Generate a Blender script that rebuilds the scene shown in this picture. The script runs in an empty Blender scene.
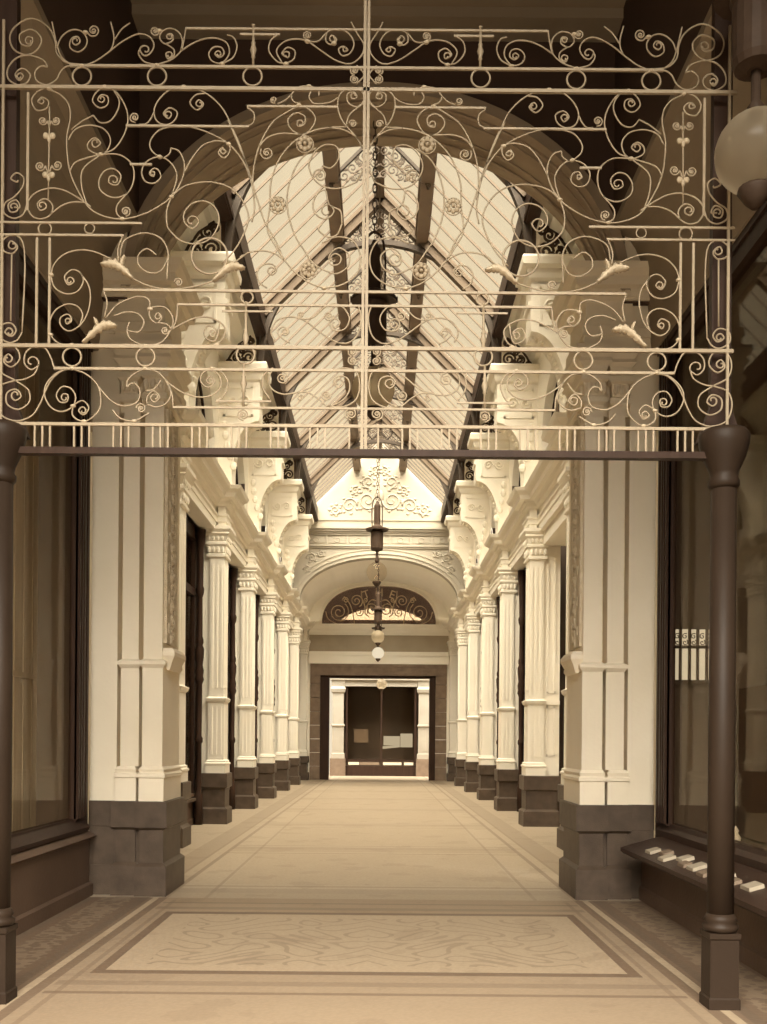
import bpy, math, random
from mathutils import Vector, Matrix
random.seed(7)
SC = bpy.context.scene
COL = SC.collection
PI = math.pi
# ------------------------------------------------------------------ camera frame
FPX, VX, VY, EYE, ROLL, CAMX = 1000.0, 380.0, 741.0, 1.575, 0.0080, 0.08

# ------------------------------------------------------------------ materials
def nt(name):
    m = bpy.data.materials.new(name); m.use_nodes = True
    t = m.node_tree; t.nodes.clear()
    return m, t
class NB:
    """tiny node builder"""
    def __init__(s, t): s.t = t
    def n(s, typ, **kw):
        x = s.t.nodes.new(typ)
        for k, v in kw.items(): setattr(x, k, v)
        return x
    def link(s, a, b): s.t.links.new(a, b)
    def put(s, sock, v):
        if hasattr(v, 'is_output') or isinstance(v, bpy.types.NodeSocket): s.t.links.new(v, sock)
        else: sock.default_value = v
    def m(s, op, a, b=0.0, c=None):
        x = s.n('ShaderNodeMath', operation=op)
        s.put(x.inputs[0], a); s.put(x.inputs[1], b)
        if c is not None: s.put(x.inputs[2], c)
        return x.outputs[0]
    def mix(s, f, a, b):
        x = s.n('ShaderNodeMix', data_type='RGBA')
        s.put(x.inputs[0], f); s.put(x.inputs[6], a); s.put(x.inputs[7], b)
        return x.outputs[2]
    def band(s, v, a, b):          # 1 when a<v<b
        return s.m('MULTIPLY', s.m('GREATER_THAN', v, a), s.m('LESS_THAN', v, b))
def c4(c): return (c[0], c[1], c[2], 1.0)
def mat(name, col, col2=None, scale=4.0, rough=0.7, bump=0.0, bscale=40.0, metal=0.0, spec=0.3, stretch=(1, 1, 1), detail=4.0):
    m, t = nt(name); b = NB(t)
    out = b.n('ShaderNodeOutputMaterial'); p = b.n('ShaderNodeBsdfPrincipled')
    b.link(p.outputs[0], out.inputs[0])
    p.inputs['Roughness'].default_value = rough; p.inputs['Metallic'].default_value = metal
    p.inputs['Specular IOR Level'].default_value = spec
    p.inputs['Base Color'].default_value = c4(col)
    if col2 or bump:
        geo = b.n('ShaderNodeNewGeometry'); mp = b.n('ShaderNodeMapping'); mp.inputs['Scale'].default_value = stretch
        b.link(geo.outputs['Position'], mp.inputs[0])
    if col2:
        nz = b.n('ShaderNodeTexNoise'); nz.inputs['Scale'].default_value = scale; nz.inputs['Detail'].default_value = detail
        b.link(mp.outputs[0], nz.inputs['Vector'])
        r = b.n('ShaderNodeValToRGB'); r.color_ramp.elements[0].position = .3; r.color_ramp.elements[1].position = .7
        r.color_ramp.elements[0].color = c4(col); r.color_ramp.elements[1].color = c4(col2)
        b.link(nz.outputs[0], r.inputs[0]); b.link(r.outputs[0], p.inputs['Base Color'])
    if bump:
        n2 = b.n('ShaderNodeTexNoise'); n2.inputs['Scale'].default_value = bscale; n2.inputs['Detail'].default_value = 3
        b.link(mp.outputs[0], n2.inputs['Vector'])
        bp = b.n('ShaderNodeBump'); bp.inputs['Strength'].default_value = bump; bp.inputs['Distance'].default_value = .02
        b.link(n2.outputs[0], bp.inputs['Height']); b.link(bp.outputs[0], p.inputs['Normal'])
    return m
M = {}
M['plaster'] = mat('painted_plaster', (.86, .81, .70), (.82, .765, .65), 1.3, .75, .08, 25)
M['plaster_pier'] = mat('pier_plaster', (.86, .775, .62), (.80, .71, .55), 1.1, .7, .1, 25)
M['plaster_cove'] = mat('shaded_plaster', (.37, .305, .225), (.30, .245, .178), .9, .85, .1, 12)  # shade of the cove put into the plaster colour
M['arch_shaded'] = mat('arch_plaster', (.42, .34, .25), (.33, .26, .185), 1.2, .8, .1, 12)  # arch plaster greyed in the colour for its shade
M['gable'] = mat('sun_dimmed_plaster', (.46, .415, .34), (.42, .38, .305), 1.3, .75, .08, 25)  # plaster darkened to offset the strong sun on the gable
M['vault'] = mat('brightened_plaster', (.93, .89, .79), (.90, .85, .74), 1.3, .8, .05, 25)  # plaster lightened to make up for weak light under the vault
M['carved'] = mat('carved_plaster', (.68, .59, .44), (.56, .47, .33), 14, .8, .8, 60)
M['granite'] = mat('dark_granite', (.062, .043, .03), (.098, .07, .049), 6, .45, .15, 90)
M['granite_far'] = mat('grey_granite', (.17, .12, .082), (.23, .165, .115), 5, .6, .15, 90)
M['wood'] = mat('dark_wood', (.036, .0205, .0145), (.05, .029, .02), 3, .4, .1, 40, spec=.1, stretch=(6, 6, .6))
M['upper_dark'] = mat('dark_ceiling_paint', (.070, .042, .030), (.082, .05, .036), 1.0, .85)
M['stall'] = mat('stallboard', (.085, .052, .034), (.12, .075, .05), 1.5, .5, .1, 30)
M['iron_light'] = mat('painted_ironwork', (.385, .31, .21), (.325, .255, .17), 9, .5, .15, 80)
M['leaf_iron'] = mat('gilded_leaf_iron', (.56, .46, .32), (.44, .355, .24), 12, .45, .3, 80)
M['iron_dark'] = mat('dark_ironwork', (.055, .036, .025), (.075, .05, .035), 8, .5, .1, 60, spec=.1)
M['rib_iron'] = mat('brown_ironwork', (.045, .031, .021), (.06, .042, .028), 6, .55)
M['scroll_iron'] = mat('tan_scroll_iron', (.10, .073, .05), (.08, .058, .039), 9, .6)
M['rafter'] = mat('tan_timber', (.155, .112, .075), (.125, .09, .06), 2.5, .6, .1, 40)
M['purlin'] = mat('brown_timber', (.15, .105, .07), (.19, .135, .09), 2.5, .55, .1, 40)
M['bar'] = mat('glazing_timber', (.13, .098, .068), (.11, .08, .055), 3, .6)
M['planks'] = mat('display_boards', (.55, .43, .29), (.46, .355, .235), 2, .6, .1, 30, stretch=(8, 8, .5))
M['backing'] = mat('shop_interior', (.10, .07, .048), (.13, .09, .06), 2, .8)
M['paper'] = mat('pale_card', (.80, .70, .54), (.70, .60, .45), 6, .7)
M['grey_card'] = mat('grey_card', (.24, .175, .12), (.20, .145, .10), 6, .7)
M['far_dark'] = mat('far_dark_wall', (.020, .012, .009), (.025, .015, .011), 2, .8, spec=.05)
M['far_plaster'] = mat('dimmed_plaster', (.40, .36, .29), (.36, .32, .255), 2, .8)  # white plaster darkened in place of shade over the cross passage
M['frieze'] = mat('recess_shade_plaster', (.42, .36, .27), (.37, .315, .235), 2, .8)  # recess shade put into the frieze colour; ledge cards share it
M['column'] = mat('iron_column_paint', (.033, .021, .0135), (.027, .017, .011), 3, .5, .05, 40, spec=.15)

def glass_mat(name, tint, gloss, rough=.02):
    m, t = nt(name); b = NB(t)
    out = b.n('ShaderNodeOutputMaterial'); tr = b.n('ShaderNodeBsdfTransparent'); tr.inputs[0].default_value = c4(tint)
    gl = b.n('ShaderNodeBsdfGlossy'); gl.inputs['Roughness'].default_value = rough; gl.inputs[0].default_value = (1, .95, .85, 1)
    lw = b.n('ShaderNodeLayerWeight'); lw.inputs[0].default_value = .5
    f = b.m('MULTIPLY', b.m('ADD', b.m('MULTIPLY', b.m('POWER', lw.outputs[1], 5.0), .96), .04), gloss)
    mx = b.n('ShaderNodeMixShader'); b.link(f, mx.inputs[0]); b.link(tr.outputs[0], mx.inputs[1]); b.link(gl.outputs[0], mx.inputs[2])
    b.link(mx.outputs[0], out.inputs[0]); return m
M['roof_glass'] = glass_mat('roof_glass', (.97, .95, .90), .25, .1)
M['shop_glass'] = glass_mat('plate_glass', (.90, .88, .84), .30)
M['still_glass'] = glass_mat('still_glass', (.8, .78, .74), .12)
M['dark_glass'] = glass_mat('dim_glass', (.55, .5, .45), 1.0)

def globe_mat():
    m, t = nt('opal_glass'); b = NB(t)
    out = b.n('ShaderNodeOutputMaterial'); p = b.n('ShaderNodeBsdfPrincipled'); tl = b.n('ShaderNodeBsdfTranslucent')
    p.inputs['Base Color'].default_value = (.46, .40, .31, 1); p.inputs['Roughness'].default_value = .25
    tl.inputs[0].default_value = (.80, .72, .58, 1)
    mx = b.n('ShaderNodeMixShader'); mx.inputs[0].default_value = .75
    b.link(p.outputs[0], mx.inputs[1]); b.link(tl.outputs[0], mx.inputs[2])
    tr = b.n('ShaderNodeBsdfTransparent'); tr.inputs[0].default_value = (.92, .88, .80, 1); m2 = b.n('ShaderNodeMixShader'); m2.inputs[0].default_value = .38
    b.link(mx.outputs[0], m2.inputs[1]); b.link(tr.outputs[0], m2.inputs[2]); b.link(m2.outputs[0], out.inputs[0]); return m
M['opal'] = globe_mat()
M['clear'] = glass_mat('clear_globe', (.93, .9, .85), .3)
def emit(name, c, s):
    m, t = nt(name); b = NB(t)
    out = b.n('ShaderNodeOutputMaterial'); e = b.n('ShaderNodeEmission'); e.inputs[0].default_value = c4(c); e.inputs[1].default_value = s
    b.link(e.outputs[0], out.inputs[0]); return m
M['fill_globe'] = emit('fill_globe', (1, .85, .6), .85)  # glow added to one lamp to help fill the dim vault
M['glow_pane'] = emit('window_glow', (1, .84, .58), .78)  # emission painted in for daylight and reflections in shop windows

def floor_mat():
    m, t = nt('mosaic_floor'); b = NB(t)
    out = b.n('ShaderNodeOutputMaterial'); p = b.n('ShaderNodeBsdfPrincipled'); b.link(p.outputs[0], out.inputs[0])
    p.inputs['Roughness'].default_value = .5; p.inputs['Specular IOR Level'].default_value = .25
    geo = b.n('ShaderNodeNewGeometry'); sp = b.n('ShaderNodeSeparateXYZ'); b.link(geo.outputs['Position'], sp.inputs[0])
    ax = b.m('ABSOLUTE', sp.outputs[0]); y = sp.outputs[1]
    def noise(scale, detail=2, st=(1, 1, 1)):
        mp = b.n('ShaderNodeMapping'); mp.inputs['Scale'].default_value = st; b.link(geo.outputs['Position'], mp.inputs[0])
        nz = b.n('ShaderNodeTexNoise'); nz.inputs['Scale'].default_value = scale; nz.inputs['Detail'].default_value = detail
        b.link(mp.outputs[0], nz.inputs['Vector']); return nz.outputs[0]
    tess = b.n('ShaderNodeTexVoronoi'); tess.inputs['Scale'].default_value = 34; b.link(geo.outputs['Position'], tess.inputs['Vector'])
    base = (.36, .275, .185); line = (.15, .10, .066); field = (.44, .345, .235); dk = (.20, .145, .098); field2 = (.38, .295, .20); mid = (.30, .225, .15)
    col = b.mix(noise(2.0, 3), c4(base), c4((.315, .235, .155)))
    near = b.m('LESS_THAN', y, 9.95)
    # near bay: big ornamented panel
    inx = b.m('LESS_THAN', ax, 1.86)
    pan = b.m('MULTIPLY', inx, b.band(y, 6.72, 9.15))
    inn = b.m('MULTIPLY', b.m('LESS_THAN', ax, 1.78), b.band(y, 6.82, 9.04))
    f1 = b.m('SINE', b.m('ADD', b.m('MULTIPLY', ax, 7.0), b.m('MULTIPLY', b.m('SINE', b.m('MULTIPLY', y, 5.2)), 1.7)))
    f2 = b.m('SINE', b.m('ADD', b.m('MULTIPLY', y, 8.2), b.m('MULTIPLY', b.m('SINE', b.m('MULTIPLY', ax, 6.1)), 1.7)))
    pr = b.m('MULTIPLY', f1, f2)
    cont = b.m('MAXIMUM', b.m('LESS_THAN', b.m('ABSOLUTE', b.m('SUBTRACT', pr, .30)), .13), b.m('LESS_THAN', b.m('ABSOLUTE', b.m('ADD', pr, .55)), .12))
    orn = b.m('MULTIPLY', cont, b.m('MULTIPLY', b.m('LESS_THAN', ax, 1.55), b.band(y, 7.0, 8.85)))
    orn = b.m('MULTIPLY', orn, b.m('ADD', .45, b.m('MULTIPLY', noise(9, 2), .5)))
    fieldc = b.mix(b.m('MULTIPLY', orn, .75), c4(field2), c4(dk))
    panc = b.mix(inn, c4(line), fieldc)
    # side stripes of the near bay
    def addband(colr, v, lst, cond=None):
        for a, bb, cc, k in lst:
            f = b.m('MULTIPLY', b.band(v, a, bb), k)
            if cond is not None: f = b.m('MULTIPLY', f, cond)
            colr = b.mix(f, colr, c4(cc))
        return colr
    outp = b.m('SUBTRACT', 1.0, pan)
    side = addband(b.mix(b.m('GREATER_THAN', ax, 2.2), b.mix(.25, col, c4(dk)), c4((.135, .096, .066))), ax, [(2.02, 2.10, line, .8), (2.10, 2.16, field, .8), (2.16, 2.20, line, .8), (2.34, 2.74, line, .35), (2.28, 2.34, line, .8), (2.66, 2.72, line, .9), (1.90, 1.94, line, .4)])  # base and outer sides also darkened to paint in the shade there
    w2 = b.n('ShaderNodeTexVoronoi'); w2.inputs['Scale'].default_value = 13; b.link(geo.outputs['Position'], w2.inputs['Vector'])
    side = b.mix(b.m('MULTIPLY', b.band(ax, 2.34, 2.66), b.m('MULTIPLY', b.m('GREATER_THAN', w2.outputs[0], .5), .45)), side, c4(mid))
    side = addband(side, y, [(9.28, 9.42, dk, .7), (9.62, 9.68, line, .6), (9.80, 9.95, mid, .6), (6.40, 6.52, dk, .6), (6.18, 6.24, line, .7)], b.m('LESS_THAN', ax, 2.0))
    nearc = b.mix(pan, side, panc)
    # corridor: a panel in every bay
    ym = b.m('FLOORED_MODULO', b.m('SUBTRACT', y, 10.28), 4.17)
    cor = addband(c4((.42, .345, .25)), ax, [(2.02, 2.08, line, .55), (2.20, 2.24, line, .5), (2.24, 2.55, dk, .35), (1.62, 1.66, dk, .45)])
    cor = addband(cor, ym, [(0, .32, dk, .35), (.45, .53, line, .40), (3.62, 3.70, line, .40), (3.85, 4.17, mid, .35)], b.m('LESS_THAN', ax, 2.05))
    corf = b.m('MULTIPLY', b.m('LESS_THAN', ax, 1.6), b.band(ym, .62, 3.55))
    cor = b.mix(b.m('MULTIPLY', corf, b.m('MULTIPLY', noise(3.5, 3, (1, .45, 1)), .38)), cor, c4(mid))
    fin = b.mix(near, cor, nearc)
    fin = b.mix(b.m('MULTIPLY', tess.outputs[0], .30), fin, c4(dk))
    fin = b.mix(b.m('MULTIPLY', b.m('GREATER_THAN', noise(1.7, 5), .6), .16), fin, c4(line))
    fin = b.mix(b.m('LESS_THAN', y, 2.2), fin, c4((.085, .063, .045)))  # unseen floor around the camera darkened to cut bounce light
    b.link(fin, p.inputs['Base Color'])
    bp = b.n('ShaderNodeBump'); bp.inputs['Strength'].default_value = .12; bp.inputs['Distance'].default_value = .01
    b.link(tess.outputs[0], bp.inputs['Height']); b.link(bp.outputs[0], p.inputs['Normal'])
    return m
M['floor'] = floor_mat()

# ------------------------------------------------------------------ mesh builder
class MB:
    def __init__(s): s.v = []; s.f = []
    def add(s, vs, fs):
        o = len(s.v); s.v += [tuple(p) for p in vs]; s.f += [tuple(i + o for i in f) for f in fs]; return s
    def box(s, x0, x1, y0, y1, z0, z1):
        if x0 > x1: x0, x1 = x1, x0
        return s.add([(x0, y0, z0), (x1, y0, z0), (x1, y1, z0), (x0, y1, z0), (x0, y0, z1), (x1, y0, z1), (x1, y1, z1), (x0, y1, z1)],
                     [(3, 2, 1, 0), (4, 5, 6, 7), (0, 1, 5, 4), (1, 2, 6, 5), (2, 3, 7, 6), (3, 0, 4, 7)])
    def stack(s, x0, x1, y0, y1, prof):
        """lofted rectangle: prof = [(z, offset)]"""
        if x0 > x1: x0, x1 = x1, x0
        vs = []; fs = []
        for z, o in prof:
            vs += [(x0 - o, y0 - o, z), (x1 + o, y0 - o, z), (x1 + o, y1 + o, z), (x0 - o, y1 + o, z)]
        n = len(prof)
        for i in range(n - 1):
            a = 4 * i; b = a + 4
            for k in range(4): fs.append((a + k, a + (k + 1) % 4, b + (k + 1) % 4, b + k))
        fs += [(3, 2, 1, 0), (4 * n - 4, 4 * n - 3, 4 * n - 2, 4 * n - 1)]
        return s.add(vs, fs)
    def prism_y(s, poly, y0, y1):          # poly in (x, z)
        n = len(poly)
        vs = [(x, y0, z) for x, z in poly] + [(x, y1, z) for x, z in poly]
        fs = [tuple(range(n)), tuple(range(2 * n - 1, n - 1, -1))] + [(i, i + n, (i + 1) % n + n, (i + 1) % n) for i in range(n)]
        return s.add(vs, fs)
    def prism_x(s, poly, x0, x1):          # poly in (y, z)
        n = len(poly)
        vs = [(x0, y, z) for y, z in poly] + [(x1, y, z) for y, z in poly]
        fs = [tuple(range(n)), tuple(range(2 * n - 1, n - 1, -1))] + [(i, i + n, (i + 1) % n + n, (i + 1) % n) for i in range(n)]
        return s.add(vs, fs)
    def tube(s, path, r, n=6, closed=False, taper=None, flat=1.0, normal=None):
        """round tube; normal = fixed plane normal for planar curves"""
        P = [Vector(p) for p in path]; N = len(P)
        if N < 2: return s
        vs = []; fs = []
        ref = Vector(normal) if normal is not None else None
        prev = None
        for i in range(N):
            a = P[(i - 1) % N] if (closed or i > 0) else P[i]; b = P[(i + 1) % N] if (closed or i < N - 1) else P[i]
            t = (b - a)
            if t.length < 1e-9: t = Vector((0, 0, 1))
            t.normalize()
            if ref is not None: nn = ref
            else:
                if prev is None: nn = Vector((0, 0, 1)) if abs(t.z) < .9 else Vector((1, 0, 0))
                else: nn = prev
                nn = (nn - t * nn.dot(t)).normalized(); prev = nn
            bb = t.cross(nn); bb.normalize()
            rr = r if taper is None else r * taper(i / max(1, N - 1))
            for k in range(n):
                an = 2 * PI * k / n + PI / n
                vs.append(P[i] + nn * math.cos(an) * rr * flat + bb * math.sin(an) * rr)
        for i in range(N if closed else N - 1):
            j = (i + 1) % N
            for k in range(n):
                fs.append((i * n + k, i * n + (k + 1) % n, j * n + (k + 1) % n, j * n + k))
        if not closed: fs += [tuple(range(n - 1, -1, -1)), tuple(range((N - 1) * n, N * n))]
        return s.add(vs, fs)
    def lathe(s, cx, cy, prof, n=20):      # prof = [(r, z)]
        vs = []; fs = []
        for r, z in prof:
            for k in range(n):
                a = 2 * PI * k / n; vs.append((cx + r * math.cos(a), cy + r * math.sin(a), z))
        for i in range(len(prof) - 1):
            for k in range(n):
                fs.append((i * n + k, i * n + (k + 1) % n, (i + 1) * n + (k + 1) % n, (i + 1) * n + k))
        fs += [tuple(range(n - 1, -1, -1)), tuple(range((len(prof) - 1) * n, len(prof) * n))]
        return s.add(vs, fs)
    def ell(s, cx, cy, cz, rx, ry, rz, nu=8, nv=5):
        vs = [(cx, cy, cz - rz)]; fs = []
        for j in range(1, nv):
            t = -PI / 2 + PI * j / nv
            for i in range(nu):
                a = 2 * PI * i / nu; vs.append((cx + rx * math.cos(t) * math.cos(a), cy + ry * math.cos(t) * math.sin(a), cz + rz * math.sin(t)))
        vs.append((cx, cy, cz + rz)); L = len(vs) - 1
        for i in range(nu):
            fs.append((0, 1 + (i + 1) % nu, 1 + i)); fs.append((L, L - nu + i, L - nu + (i + 1) % nu))
        for j in range(nv - 2):
            for i in range(nu):
                a = 1 + j * nu; fs.append((a + i, a + (i + 1) % nu, a + nu + (i + 1) % nu, a + nu + i))
        return s.add(vs, fs)
def link(o): COL.objects.link(o); return o
def obj(name, mb, m, parent=None, smooth=False, label=None, kind=None, cat=None, group=None):
    me = bpy.data.meshes.new(name)
    vs = mb.v
    if parent is not None:
        q = parent['_w'] if '_w' in parent.keys() else (0, 0, 0)
        vs = [(a - q[0], b - q[1], c - q[2]) for a, b, c in vs]
    me.from_pydata(vs, [], mb.f); me.validate(); me.update()
    import bmesh
    bm = bmesh.new(); bm.from_mesh(me); bmesh.ops.recalc_face_normals(bm, faces=bm.faces); bm.to_mesh(me); bm.free()
    if smooth:
        for p in me.polygons: p.use_smooth = True
    me.materials.append(M[m] if isinstance(m, str) else m)
    o = link(bpy.data.objects.new(name, me))
    if parent is not None:
        o.parent = parent; o['_w'] = tuple(parent['_w'])
    tag(o, label, cat, group, kind)
    return o
def tag(o, label=None, cat=None, group=None, kind=None):
    for k, v in (('label', label), ('category', cat), ('group', group), ('kind', kind)):
        if v: o[k] = v
    return o
def thing(name, loc, label, cat, group=None):
    o = link(bpy.data.objects.new(name, None)); o.location = loc; o.empty_display_size = .2
    o['_w'] = tuple(float(c) for c in loc)
    return tag(o, label, cat, group)
def struct(name, mb, m, smooth=False): return obj(name, mb, m, None, smooth, kind='structure')
def dup(root, loc, label):
    r = root.copy(); link(r); r.location = loc; r['label'] = label
    for ch in list(root.children):
        c = ch.copy(); link(c); c.parent = r
        for g in list(ch.children):
            d = g.copy(); link(d); d.parent = c
    return r
def catmull(pts, k=5, closed=False):
    P = [Vector(p) for p in pts]; n = len(P)
    if n < 3: return P
    out = []
    for i in range(n if closed else n - 1):
        p0 = P[(i - 1) % n] if (closed or i > 0) else P[i] * 2 - P[i + 1]
        p1 = P[i]; p2 = P[(i + 1) % n]
        p3 = P[(i + 2) % n] if (closed or i < n - 2) else P[i + 1] * 2 - P[i]
        t0 = 0.0; t1 = t0 + max(1e-6, (p1 - p0).length) ** .5; t2 = t1 + max(1e-6, (p2 - p1).length) ** .5; t3 = t2 + max(1e-6, (p3 - p2).length) ** .5
        for j in range(k):
            t = t1 + (t2 - t1) * j / k
            a1 = p0 * ((t1 - t) / (t1 - t0)) + p1 * ((t - t0) / (t1 - t0)); a2 = p1 * ((t2 - t) / (t2 - t1)) + p2 * ((t - t1) / (t2 - t1)); a3 = p2 * ((t3 - t) / (t3 - t2)) + p3 * ((t - t2) / (t3 - t2))
            b1 = a1 * ((t2 - t) / (t2 - t0)) + a2 * ((t - t0) / (t2 - t0)); b2 = a2 * ((t3 - t) / (t3 - t1)) + a3 * ((t - t1) / (t3 - t1))
            out.append(b1 * ((t2 - t) / (t2 - t1)) + b2 * ((t - t1) / (t2 - t1)))
    if not closed: out.append(P[-1])
    return out
def spiral2(cx, cz, r0, a0, turns, d=1, r1=.15, n=None):
    n = n or int(abs(turns) * 14) + 2
    return [(cx + (r0 + (r1 * r0 - r0) * i / (n - 1)) * math.cos(a0 + d * 2 * PI * turns * i / (n - 1)),
             cz + (r0 + (r1 * r0 - r0) * i / (n - 1)) * math.sin(a0 + d * 2 * PI * turns * i / (n - 1))) for i in range(n)]
SIDE = {-1: 'left', 1: 'right'}
ORD = ['', 'first', 'second', 'third', 'fourth', 'fifth', 'sixth', 'seventh']

# ------------------------------------------------------------------ dimensions
PK = [None] + [14.45 + 4.17 * i for i in range(6)] + [39.55]     # fronts of the corridor pilasters
PL = .60                                                          # pilaster length along the wall
XW = 3.28                                                         # outer edge of the pilaster reveals
Y0, Y1 = 10.0, 10.95                                              # entrance pier
YE = 40.2                                                         # end wall
GY = 34.85                                                        # gable wall

# ------------------------------------------------------------------ floor and setting
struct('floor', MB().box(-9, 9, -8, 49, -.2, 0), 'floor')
# near bay
NB0 = .3
for s in (-1, 1):
    cv = MB(); pts = [(s * 2.86, 5.50), (s * 2.80, 5.50), (s * 2.78, 5.62)]
    for i in range(9):
        t = i / 8 * PI / 2
        pts.append((s * (2.78 - .40 * (1 - math.cos(t))), 5.62 + 1.10 * math.sin(t)))
    pts += [(s * 2.38, 6.80), (s * 3.2, 6.80), (s * 3.2, 5.50)]
    cv.prism_y(pts, NB0, Y0 + .12)
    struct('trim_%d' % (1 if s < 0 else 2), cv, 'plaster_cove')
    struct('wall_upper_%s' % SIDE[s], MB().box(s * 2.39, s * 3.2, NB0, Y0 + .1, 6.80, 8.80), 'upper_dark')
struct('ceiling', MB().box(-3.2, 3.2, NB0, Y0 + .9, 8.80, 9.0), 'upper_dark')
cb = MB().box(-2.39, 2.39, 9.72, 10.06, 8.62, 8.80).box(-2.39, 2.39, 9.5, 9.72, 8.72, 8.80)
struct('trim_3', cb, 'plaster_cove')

# arch wall (elliptical opening)
def sup(t, p):
    c, q = math.cos(t), math.sin(t)
    return math.copysign(abs(c) ** (2 / p), c), abs(q) ** (2 / p)
def arch_wall(name, m, y0, y1, a, b, zs, xo, ztop, zbot=None, n=40, p_=2.0):
    mb = MB(); zbot = zs if zbot is None else zbot
    pts = [(a * sup(PI * i / n, p_)[0], zs + b * sup(PI * i / n, p_)[1]) for i in range(n + 1)]
    top = [(xo if x > a * .999 else (-xo if x < -a * .999 else x * xo / a), ztop) for x, z in pts]
    for i in range(n):
        p, q, tp, tq = pts[i], pts[i + 1], top[i], top[i + 1]
        for y in (y0, y1):
            mb.add([(p[0], y, p[1]), (q[0], y, q[1]), (tq[0], y, tq[1]), (tp[0], y, tp[1])], [(0, 1, 2, 3)])
        mb.add([(p[0], y0, p[1]), (q[0], y0, q[1]), (q[0], y1, q[1]), (p[0], y1, p[1])], [(0, 1, 2, 3)])
        mb.add([(tp[0], y0, tp[1]), (tq[0], y0, tq[1]), (tq[0], y1, tq[1]), (tp[0], y1, tp[1])], [(0, 1, 2, 3)])
    for s in (1, -1):
        mb.add([(s * a, y0, zs), (s * xo, y0, ztop), (s * xo, y0, zbot), (s * a, y0, zbot)], [(0, 1, 2, 3)])
        mb.add([(s * a, y1, zs), (s * xo, y1, ztop), (s * xo, y1, zbot), (s * a, y1, zbot)], [(0, 1, 2, 3)])
        mb.add([(s * a, y0, zs), (s * a, y1, zs), (s * a, y1, zbot), (s * a, y0, zbot)], [(0, 1, 2, 3)])
        mb.add([(s * xo, y0, ztop), (s * xo, y1, ztop), (s * xo, y1, zbot), (s * xo, y0, zbot)], [(0, 1, 2, 3)])
        mb.add([(s * a, y0, zbot), (s * a, y1, zbot), (s * xo, y1, zbot), (s * xo, y0, zbot)], [(0, 1, 2, 3)])
    return mb
AZ, AA, AB = 6.10, 2.50, 2.02
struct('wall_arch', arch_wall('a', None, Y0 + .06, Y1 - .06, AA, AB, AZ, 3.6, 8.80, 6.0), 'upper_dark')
# rear side of the arch wall facing the corridor and its gable up to the roof
gw = MB(); gw.add([(-3.6, Y1 - .02, 8.80), (3.6, Y1 - .02, 8.80), (2.3, Y1 - .02, 9.9), (0, Y1 - .02, 12.2), (-2.3, Y1 - .02, 9.9),
                   (-3.6, Y1 - .2, 8.80), (3.6, Y1 - .2, 8.80), (2.3, Y1 - .2, 9.9), (0, Y1 - .2, 12.2), (-2.3, Y1 - .2, 9.9)],
                  [(0, 1, 2, 3, 4), (9, 8, 7, 6, 5), (0, 1, 6, 5), (1, 2, 7, 6), (2, 3, 8, 7), (3, 4, 9, 8), (4, 0, 5, 9)])
struct('wall_front_gable', gw, 'plaster')
# moulded archivolt lining the arch
struct('wall_arch_return', MB().box(-2.95, -2.5, Y0 + .035, Y0 + .2, 6.02, 6.78).box(2.95, 2.5, Y0 + .035, Y0 + .2, 6.02, 6.78).box(-3.6, -2.3, Y0 + .2, Y1 - .08, 4.9, 6.1).box(3.6, 2.3, Y0 + .2, Y1 - .08, 4.9, 6.1), 'plaster_pier')
va = thing('entrance_arch', (0, Y0, AZ), 'grey moulded elliptical arch spanning the two big entrance piers', 'arch')
def ell_band(y0, y1, o0, o1, n=44, a=AA, b=AB, zs=AZ, p_=2.0):
    """ring between offsets o0<o1 measured inward from the ellipse"""
    mb = MB(); sec = [(y0, o1), (y1, o1), (y1, o0), (y0, o0)]
    rings = []
    for i in range(n + 1):
        t = PI * i / n
        rings.append([((a - o) * sup(t, p_)[0], y, zs + (b - o) * sup(t, p_)[1]) for y, o in sec])
    vs = [p for r in rings for p in r]; fs = []
    for i in range(n):
        for k in range(4): fs.append((4 * i + k, 4 * i + (k + 1) % 4, 4 * i + 4 + (k + 1) % 4, 4 * i + 4 + k))
    fs += [(0, 1, 2, 3), (4 * n + 3, 4 * n + 2, 4 * n + 1, 4 * n)]
    return mb.add(vs, fs)
def jb(*bs):
    mb = MB()
    for q in bs: mb.add(q.v, q.f)
    return mb
obj('soffit', ell_band(Y0 + .05, Y1 - .05, -.01, .035), 'arch_shaded', va, True)
obj('archivolt', jb(ell_band(Y0 + .0, Y0 + .12, -.05, .05), ell_band(Y0 + .16, Y0 + .20, 0, .05), ell_band(Y0 + .30, Y0 + .34, 0, .048), ell_band(Y0 + .6, Y0 + .64, 0, .048), ell_band(Y0 + .74, Y0 + .78, 0, .052)), 'arch_shaded', va)
obj('rear_moulding', jb(ell_band(Y1 - .1, Y1 + .02, -.08, .02)), 'arch_shaded', va)

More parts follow.
